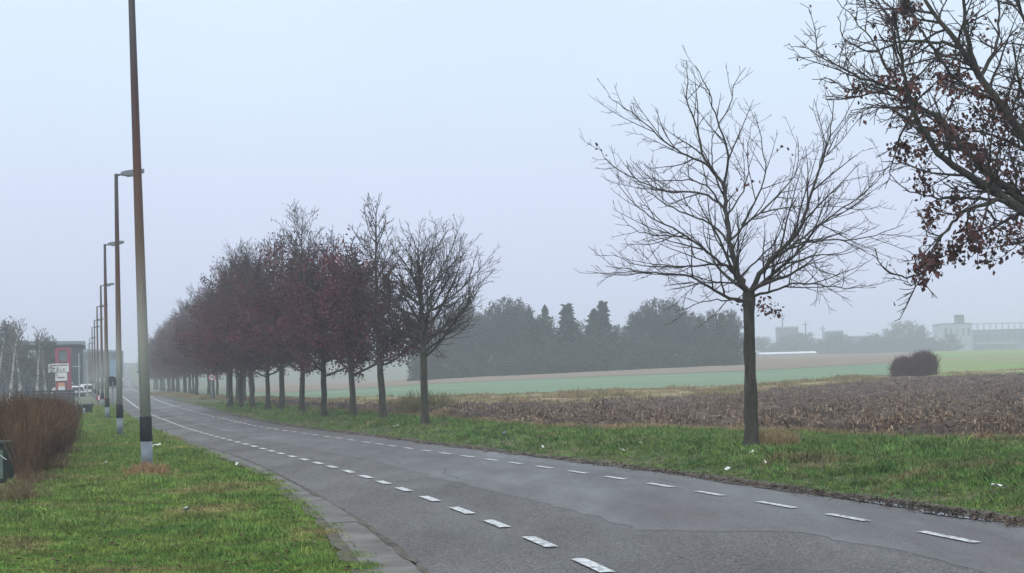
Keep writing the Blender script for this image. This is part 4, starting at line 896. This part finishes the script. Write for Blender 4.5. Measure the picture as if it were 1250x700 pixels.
for i, (x, t, Z_) in enumerate([(125, 347, 126), (120, 373, 155), (116.5, 390, 186), (113.5, 399, 214), (110.5, 412, 262), (108.5, 419, 300)]):
    X = ray(x, 490)[0] * Z_; g = float(ground(X, Z_)); o = copy_tree(L0); o.location = (X, Z_, g); o.rotation_euler = (0, 0, .2); h = pt(x, t, Z_)[2] - g; o.scale = (1, 1, h / 9.15)
    o['label'] = ['fourth street lamp from the front, beside the round sign seen from behind', 'fifth street lamp from the front, above the red and white barrier', 'sixth street lamp from the front in the closing row', 'seventh street lamp from the front, thin in the haze', 'eighth street lamp from the front, faint in the haze', 'farthest street lamp, hazy above the white van'][i]

# ---------------------------------------------------------------- signs
b_ = at(259.3, 490.5); k = b_[1] / F; e = empty('speed_limit_sign', b_, 'round red-rimmed white speed limit sign on a post before the avenue', 'road sign'); zc_ = (490.5 - 461) * k; rd = 4.7 * k
MB().tube([(0, .05, -.1), (0, .05, zc_ + rd)], [.035, .035], 8).build('post', 'pole_low', e)
MB().disc((0, zc_), rd * .80, -.012, .02).build('sign_face', 'white', e)
MB().ring((0, zc_), rd, rd * .76, -.022, .024).build('red_rim', 'red', e)
text('50', rd * 1.05, 'signback', e, (0, -.02, zc_))
b_ = at(137, 500); k = b_[1] / F; e = empty('road_sign_back', b_, 'round road sign seen from its dark back, between the lamp posts', 'road sign')
MB().tube([(.05, 0, -.1), (.05, 0, 34 * k)], [.04, .04], 8).build('post', 'pole_low', e)
MB().disc((0, 34 * k), 6.3 * k, .05, .08).build('sign_plate', 'signback', e)
MB().box(-.3, .3, .03, .05, 34 * k - .15, 34 * k - .10).box(-.3, .3, .03, .05, 34 * k + .1, 34 * k + .15).build('bracket', 'signback', e)

# ---------------------------------------------------------------- left edge: box, bins, stake, barrier
b_ = at(2, 590); k = b_[1] / F; e = empty('utility_box', b_, 'dark green utility box with pale door at the left edge against the hedge', 'utility box')
MB().box(-.42, .12, 0, .35, 0, .68, .015).build('cabinet', 'greenbox', e)
MB().box(-.45, .14, -.03, .38, .68, .76, .02).build('lid', 'greenbox', e)
MB().box(-.36, .03, -.014, -.001, .08, .60).build('door', 'greenpale', e)
MB().tube([(-.12, -.02, .58), (.10, -.035, .42)], [.008, .008], 6).build('cable', 'white', e)
MB().box(.05, .08, -.012, -.001, .06, .64).build('corner_post', 'greenbox', e)
b_ = at(104, 506); k = b_[1] / F; e = empty('grit_bin', b_, 'dark green bin at the far end of the verge behind the hedge', 'bin')
MB().add([(-.33, -.22, 0), (.33, -.22, 0), (.33, .22, 0), (-.33, .22, 0), (-.40, -.28, .5), (.40, -.28, .5), (.40, .28, .5), (-.40, .28, .5)], [(3, 2, 1, 0), (4, 5, 6, 7), (0, 1, 5, 4), (1, 2, 6, 5), (2, 3, 7, 6), (3, 0, 4, 7)]).build('bin_body', 'greenbox', e)
MB().prism([(-.31, .5), (.31, .5), (.31, .56), (.12, .64), (-.31, .58)], -.43, .43).build('lid', 'greenbox', e)
b_ = at(103, 507.5); e = empty('leaning_stake', b_, 'thin pale stake leaning left in front of the green bin', 'stake')
MB().tube([(0, 0, -.05), (-.12, 0, .55), (-.34, 0, 1.15)], [.03, .025, .02], 6).build('stake', 'pole_low', e); MB().box(-.05, .06, -.04, -.01, .1, .42).build('marker_plate', 'pale', e)
b_ = at(89, 500); e = empty('thin_post', b_, 'thin dark post at the far tip of the brown hedge', 'post'); MB().tube([(0, 0, -.05), (0, 0, .85)], [.03, .025], 6).box(-.045, .045, -.045, .045, .85, .90).build('post', 'slate', e)
for i, x in enumerate((122, 128)):
    b_ = at(x, 494); k = b_[1] / F
    e = empty('barrier', b_, ['left red and white road barrier beyond the lamp posts', 'right red and white road barrier beyond the lamp posts'][i], 'barrier', 'road barriers')
    for s in (-1, 1): MB().tube([(s * .2, 0, 0), (s * .2, 0, .75)], [.02, .02], 6).box(s * .2 - .05, s * .2 + .05, -.2, .2, 0, .05).build('leg', 'pole_low', e)
    for j in range(4): MB().box(-.28 + .14 * j, -.14 + .14 * j, -.02, .02, .35, .72).build('board', 'red' if (j + i) % 2 == 0 else 'white', e)

# ---------------------------------------------------------------- commercial buildings far left
Yw = 232.; kk = Yw / F
def wx(x): return ray(x, 450)[0] * Yw
def wz(y, x=50): return pt(x, y, Yw)[2]
g0 = float(ground(wx(50), Yw))
e = empty('warehouse', (wx(40), Yw, g0), 'long dark grey warehouse behind the birches and the red sign tower', 'building', None, math.radians(13.5)); ox = wx(40)
x0, x1 = wx(-90) - ox, wx(99) - ox; zt = wz(421) - g0; zr = wz(415.5) - g0
mw = MB().box(x0, x1, 0, 26, -.3, zt).build('wall', 'slate', e)
MB().add([(x0 - .4, -.4, zt), (x1 + .4, -.4, zt - .2), (x1 + .4, 13, zr + .1), (x0 - .4, 13, zr + .5), (x0 - .4, 26.4, zt), (x1 + .4, 26.4, zt - .2)], [(0, 1, 2, 3), (3, 2, 5, 4), (0, 3, 4), (1, 5, 2), (0, 4, 5, 1)]).build('roof', 'slate2', e)
for a, b2 in ((-60, -20), (-16, 10), (13, 29), (34, 46)): MB().box(wx(a) - ox, wx(b2) - ox, -.12, 0, wz(436.5) - g0, wz(427.5) - g0).build('sign_panel', 'pale', e)
for a, b2 in ((-55, -30), (-14, 8), (14, 20), (28, 40), (48, 58), (88, 96)):
    f_ = MB().box(wx(a) - ox, wx(b2) - ox, -.06, 0, .1, wz(449) - g0).build('window', 'glass', e)
    MB().box(wx(a) - ox - .1, wx(b2) - ox + .1, -.09, -.062, wz(449) - g0, wz(448) - g0).build('window_frame', 'pale', f_)
for a in (24, 46): MB().box(wx(a) - ox - .12, wx(a) - ox + .12, -.5, -.15, 0, wz(437) - g0).build('column', 'pale', e)
for j in range(12): MB().box(x0 + (x1 - x0) * (j + .5) / 12 - .04, x0 + (x1 - x0) * (j + .5) / 12 + .04, -.05, 0, wz(447) - g0 + .05, zt - .05).build('cladding_rib', 'slate2', e)
# sign tower
Yp = 205.; ox = ray(77, 450)[0] * Yp; g0 = float(ground(ox, Yp)); kp = Yp / F
zp = lambda y: pt(77, y, Yp)[2] - g0
xp = lambda x: (x - 77) * kp
e = empty('sign_tower', (ox, Yp, g0), 'red framed sign tower with white boards left of the parked cars', 'sign')
MB().box(xp(67.5), xp(71.5), 0, .5, 0, zp(424.5)).build('post', 'magenta', e); MB().box(xp(82), xp(86), 0, .5, 0, zp(424.5)).build('post', 'magenta', e)
MB().box(xp(71.5), xp(82), .02, .48, zp(428), zp(424.5)).build('top_beam', 'magenta', e); MB().box(xp(71.5), xp(82), .15, .3, zp(441), zp(428)).build('glass_panel', 'teal', e)
MB().box(xp(71.5), xp(82), .02, .48, 0, zp(441)).build('core_panel', 'maroon', e)
MB().box(xp(59), xp(84.3), -.12, -.003, zp(454.5), zp(444)).build('upper_board', 'white', e)
MB().box(xp(67.5), xp(82), -.10, -.003, zp(465), zp(455)).build('lower_board', 'white', e)
ob = MB().box(xp(71), xp(79), -.08, -.003, zp(472), zp(467.3)).build('small_panel', 'orange', e); MB().box(xp(71), xp(79), -.08, -.003, zp(476.5), zp(472.1)).build('small_panel', 'white', e)
text('ALK', .60, 'maroon', e, (xp(75), -.13, zp(452)))
for a, b2, y in ((60, 64, 449), (65, 68, 450), (62, 72, 446), (72, 83, 446), (70, 79, 461)): MB().box(xp(a), xp(b2), -.14, -.122, zp(y + .6), zp(y - .6)).build('printed_line', 'maroon', e)
# hazy far hall
Yh = 420.; ox = ray(120, 450)[0] * Yh; g0 = float(ground(ox, Yh)); kh = Yh / F; zp = lambda y: pt(120, y, Yh)[2] - g0; xp = lambda x: (x - 120) * kh
e = empty('far_hall', (ox, Yh, g0), 'pale blue hazy hall at the end of the road behind the lamp posts', 'building', None, math.radians(14))
MB().box(xp(80), xp(150), 0, 30, -1, zp(430)).build('wall', 'slate2', e); MB().add([(xp(79), -.5, zp(430)), (xp(151), -.5, zp(431.5)), (xp(151), 15, zp(427)), (xp(79), 15, zp(423)), (xp(79), 30, zp(430)), (xp(151), 30, zp(431))], [(0, 1, 2, 3), (3, 2, 5, 4), (0, 3, 4), (1, 5, 2), (0, 4, 5, 1)]).build('roof', 'slate2', e)
MB().box(xp(134), xp(141), -.4, -.01, zp(461), zp(440)).build('blue_panel', 'blue', e); MB().box(xp(116), xp(150), -.2, -.01, zp(466), zp(461.5)).build('window_band', 'pale', e)
for x in (104, 112, 121, 128): MB().box(xp(x) - .5, xp(x) + .5, -.1, -.01, zp(458), zp(434)).build('cladding_panel', 'slate', e)
# slatted fence at car park
Yf = 118.; ox = ray(66, 480)[0] * Yf; g0 = float(ground(ox, Yf)); e = empty('slatted_fence', (ox, Yf, g0), 'low slate-grey slatted fence behind the hedge, below the sign tower', 'fence')
for x in (-2.6, -1.3, 0, 1.3): MB().box(x - .05, x + .05, .03, .12, 0, pt(66, 477, Yf)[2] - g0).build('post', 'slate', e)
for j in range(6):
    z = .35 + j * (pt(66, 477, Yf)[2] - g0 - .4) / 5; MB().box(-2.7, 1.35, 0, .028, z - .09, z + .07).build('slat', 'slate2', e)
# flag poles
for i, (x, t) in enumerate([(96.5, 432), (106, 440)]):
    Y = 215.; X = ray(x, 450)[0] * Y; g = float(ground(X, Y)); e = empty('flag_pole', (X, Y, g), ['pale flag pole right of the red sign tower', 'second, shorter pale pole above the white van'][i], 'flag pole', 'pale poles by the car park')
    h = pt(x, t, Y)[2] - g; MB().tube([(0, 0, 0), (0, 0, h)], [.09, .06], 8).build('pole', 'pale', e); MB().tube([(0, 0, h), (0, 0, h + .12)], [.1, .04], 8).build('finial', 'pole_low', e)
# parked vehicles seen end-on
def vehicle(name, x, Y, wd, ht, ln, lab, paint, rz, van=False):
    X = ray(x, 470)[0] * Y; e = empty(name, G3(X, Y), lab, 'van' if van else 'car', 'vehicles on the car park', rz)
    hw = wd / 2
    if van: prof = [(0, .35), (ln, .35), (ln, .95), (ln - .55, 1.1), (ln - 1.3, ht * .97), (ln - 1.7, ht), (.1, ht), (0, ht - .1)]
    else: prof = [(0, .35), (ln, .35), (ln, .72), (ln - 1.1, .92), (ln - 1.9, ht), (.9, ht), (.25, .98), (0, .9)]
    body = MB().prism(prof, -hw, hw).build('body', paint, e)
    MB().box(-hw * .8, hw * .8, -.02, -.002 if van else .25, (ht * .58), ht * .88).build('rear_window', 'glass', e)
    for s in (-1, 1):
        MB().box(s * hw - .02, s * hw + .02, .5 if not van else ln - 1.8, ln - 1.6 if not van else ln - .9, ht * .66, ht * .9).build('side_window', 'glass', e)
        MB().box(s * hw * .78 - .1, s * hw * .78 + .1, -.03, .01, .75, .95).build('tail_light', 'red', e)
        for y in (.75, ln - .8):
            m_ = MB(); a = np.linspace(0, 2 * np.pi, 14, endpoint=False); xx = s * hw
            m_.add([(xx - .1, y + .32 * math.cos(t), .32 + .32 * math.sin(t)) for t in a] + [(xx + .06, y + .32 * math.cos(t), .32 + .32 * math.sin(t)) for t in a], [tuple(range(14)), tuple(range(27, 13, -1))] + [(i, i + 14, (i + 1) % 14 + 14, (i + 1) % 14) for i in range(14)])
            wl = m_.build('wheel', 'rubber', e)
    MB().box(-hw * .95, hw * .95, -.08, .0, .35, .55).build('bumper', 'slate', e)
    return e
vehicle('parked_van', 107, 226, 1.75, 1.6, 4.4, 'boxy white van at the car park beside the lamp posts', 'white', .25, True)
vehicle('parked_car', 95, 221, 1.7, 1.42, 4.0, 'white car parked left of the white van', 'white', .35)
vehicle('parked_car', 90, 228, 1.7, 1.9, 4.0, 'pale roofed car parked beside the sign tower', 'white', 1.2)
# birches
bsp = bare_round(46, 7.2, 2.4, .016, 26, 1.4, dens=1.6)
BG = 'birches in front of the warehouse'
proto = None
for i, (x, t, Y, lab) in enumerate([(11, 388, 140, 'white-stemmed birch nearest the left edge of the picture'), (28, 396, 146, 'pale birch in the middle of the birch group'), (44, 400, 138, 'white birch at the right of the group, before the pale sign panel'), (-6, 392, 143, 'birch half cut off by the left edge of the picture'), (57, 408, 150, 'small faint birch left of the red sign tower')]):
    X = ray(x, 450)[0] * Y; g = float(ground(X, Y)); h = pt(x, t, Y)[2] - g
    if proto is None:
        o = empty('birch_tree', (X, Y, g), lab, 'tree', BG); emit(bsp[0], o, (1, 2), ks=(7,) * 6, mats=('birch', 'birch')); emit(bsp[1], o, (0, 0), ks=(4, 4, 3, 3, 3), mats=('birch_twig', 'birch_twig', 'birch_twig'), names=('trunk', 'branches', 'crown')); proto = o
    else: o = copy_tree(proto); o.location = (X, Y, g); o['label'] = lab
    o.scale = (h / 7.2 * .85, h / 7.2 * .85, h / 7.2); o.rotation_euler = (0, (.10, -.14, .05, .12, -.09)[i], 0)

for i, (x, t, lab) in enumerate([(4, 396, 'dark hazy tree behind the leftmost birches'), (58, 414, 'low dark tree between the birches and the red sign tower'), (20, 405, 'dark rounded tree low behind the middle birch')]):
    put_round('abc'[i % 3], x, t, 205 + 4 * i, lab, 1.0, 'dark trees in front of the warehouse')
# ---------------------------------------------------------------- misty works, trees and masts on the right skyline
Yi = 800.; kI = Yi / F
def zi(y, x): return pt(x, y, Yi)[2]
def bld(name, xa, xb, ytop, dep, m, lab, wins=0, rows=1, wm='slate', cat='building'):
    xc = (xa + xb) / 2; X = ray(xc, 420)[0] * Yi; g = float(ground(X, Yi)) - .5; e = empty(name, (X, Yi, g), lab, cat); hw = (xb - xa) / 2 * kI; h = zi(ytop, xc) - g
    MB().box(-hw, hw, 0, dep, 0, h).build('wall', m, e)
    MB().box(-hw - .3, hw + .3, -.3, dep + .3, h, h + .5).build('roof', 'slate2' if m != 'slate2' else 'pale', e)
    for j in range(wins):
        for r_ in range(rows):
            a = -hw + 2 * hw * (j + .25) / wins; b2 = -hw + 2 * hw * (j + .75) / wins; z1 = h * (1 - .12 - r_ * .4); MB().box(a, b2, -.15, -.01, z1 - h * .22, z1).build('window', wm, e)
    return e, hw, h
e, hw, h = bld('factory_building', 1152, 1186, 396, 20, 'pale', 'pale factory block with columns and a rooftop tower, misty at the far right', 5, 1)
t_ = MB().box(kI * 3, kI * 12, 4, 9, h + .5, zi(384, 1178) - e.location[2]).build('tower', 'slate2', e); MB().box(kI * 4, kI * 11, 3.9, 4, h + 1, h + 2).build('louvre', 'slate', t_)
for j in range(7): MB().box(-hw + 2 * hw * j / 6 - .25, -hw + 2 * hw * j / 6 + .25, -.8, -.2, 0, h).build('column', 'pale', e)
e, hw, h = bld('factory_building', 1187, 1300, 403, 26, 'teal', 'long grey-green factory hall running out of the picture at the right', 14, 1, 'slate2')
for j in range(16): MB().box(-hw + 2 * hw * j / 15 - .3, -hw + 2 * hw * j / 15 + .3, 0, .6, h + .5, h + 3.0).build('roof_post', 'pale', e)
MB().box(-hw, hw, 0, .8, h + 3.0, h + 3.5).build('roof_rail', 'pale', e); MB().box(-hw, -hw * .4, -6, -.3, 0, h * .45).build('annex', 'slate2', e)
bld('factory_shed', 1192, 1240, 420, 8, 'slate2', 'low shed in front of the long factory hall', 6, 1, 'teal')
bld('distant_block', 952, 975, 400, 12, 'slate2', 'faint grey block on the skyline right of the lone bare tree', 3, 2)
bld('distant_block', 1012, 1030, 405, 12, 'slate2', 'faint narrow block in the middle of the hazy skyline', 3, 2)
bld('distant_block', 1040, 1075, 411, 16, 'slate2', 'faint low block left of the misty clump of trees', 4, 1)
for i, (x, t) in enumerate([(956, 382), (984, 393), (1005, 398)]):
    X = ray(x, 420)[0] * Yi; g = float(ground(X, Yi)); e = empty('mast', (X, Yi, g), ['tallest thin mast faint on the skyline', 'middle thin mast on the hazy skyline', 'shortest mast on the hazy skyline'][i], 'mast', 'masts on the skyline')
    h = zi(t, x) - g; MB().tube([(0, 0, 0), (0, 0, h)], [.5, .25], 6).build('pole', 'slate2', e); MB().box(-1.5, 1.5, -.15, .15, h - 1.5, h - 1.2).build('crossarm', 'slate2', e)
for i, (x, t, Y, lab) in enumerate([(1088, 403, 560, 'lower left tree of the misty clump beside the factory'), (1102, 394, 566, 'left one of the two tall trees in the misty clump beside the factory'), (1116, 392, 560, 'tallest tree in the middle of the misty clump beside the factory'), (1130, 399, 565, 'tree right of the tallest in the misty clump beside the factory'), (1142, 414, 560, 'low tree at the right end of the misty clump, before the factory'), (1074, 414, 555, 'low tree at the left end of the misty clump beside the factory')]):
    put_round('abc'[i % 3], x, t, Y + 150, lab, 1.5, 'misty clump of trees beside the factory')
for i, x in enumerate(range(936, 1160, 13)):
    put_round('bca'[i % 3], x, 412 + 5 * math.sin(i * 1.7), 690 + 10 * math.sin(i), 'low faint tree in the hazy belt along the skyline right of the lone tree', 2.6, 'belt of hazy trees on the skyline')
# pale greenhouse strip on the crest
Yg = 405.; X = ray(962, 430)[0] * Yg; e = empty('greenhouse', G3(X, Yg), 'long low pale greenhouse on the crest right of the lone bare tree', 'greenhouse')
MB().box(-6.5, 6.5, 0, 4, 0, .45).build('wall', 'pale', e); MB().prism([(-.1, .45), (4.1, .45), (2, .9)], -6.6, 6.6).build('roof', 'white', e)

# ---------------------------------------------------------------- litter
LG = 'litter on the verges'
for i, (x, y, s, lab, m_) in enumerate([(917, 557, .10, 'cream scrap of paper just below the lone tree trunk', 'paper'), (887, 578, .11, 'white scrap at the grass edge left of the lone tree', 'paper'), (934, 570, .07, 'small pale scrap below and right of the lone tree', 'paper'), (1222, 603, .20, 'flat white strip of litter in the grass at the far right', 'paper'),
                                  (456, 523, .16, 'small white litter between the second and third trees of the row', 'paper'), (484, 524, .24, 'crumpled white bag left of the last tree of the row', 'paper'), (550, 534, .08, 'tiny pale litter on the bank right of the last row tree', 'paper'), (615, 532, .12, 'bluish litter on the green bank left of centre', 'blue'), (662, 550, .09, 'pale scrap low on the bank near the centre', 'paper'), (760, 554, .12, 'cream litter on the bank between centre and lone tree', 'paper'), (784, 546, .10, 'pale litter high on the bank left of the lone tree', 'paper'),
                                  (229, 630, .14, 'white scrap in the middle of the left verge', 'paper'), (191, 548, .26, 'flat pinkish-white litter just right of the nearest lamp post', 'paper'), (127, 570, .09, 'small pale litter on the left verge left of the nearest lamp post', 'paper'), (288, 571, .08, 'tiny white litter by the gutter', 'paper')]):
    b_ = at(x, y); rg = np.random.default_rng(200 + i); V = []
    for a in range(5):
        for c in range(5): V.append(((a / 4 - .5) * s * 1.3, (c / 4 - .5) * s * .8, .05 + rg.random() * s * .35 + .02 * a % 2))
    V = [tuple(c_ * .75 for c_ in v_) for v_ in V]; o = mk('paper_scrap', V, [(5 * a + c, 5 * a + c + 5, 5 * a + c + 6, 5 * a + c + 1) for a in range(4) for c in range(4)], m_, loc=[float(v) for v in b_], label=lab, cat='litter', group=LG); o.rotation_euler = (.2, .1, i)

# ---------------------------------------------------------------- haze
m = bpy.data.materials.new('haze'); m.use_nodes = True; nt = m.node_tree; nt.nodes.clear()
vo = N(nt, 'ShaderNodeVolumePrincipled'); vo.inputs['Density'].default_value = .00122; vo.inputs['Color'].default_value = (.90, .95, 1, 1); mo = N(nt, 'ShaderNodeOutputMaterial'); nt.links.new(vo.outputs[0], mo.inputs['Volume']); M['haze'] = m
MB().box(-520, 720, -60, 1520, -1.2, 21.5).build('haze', 'haze', kind='stuff')
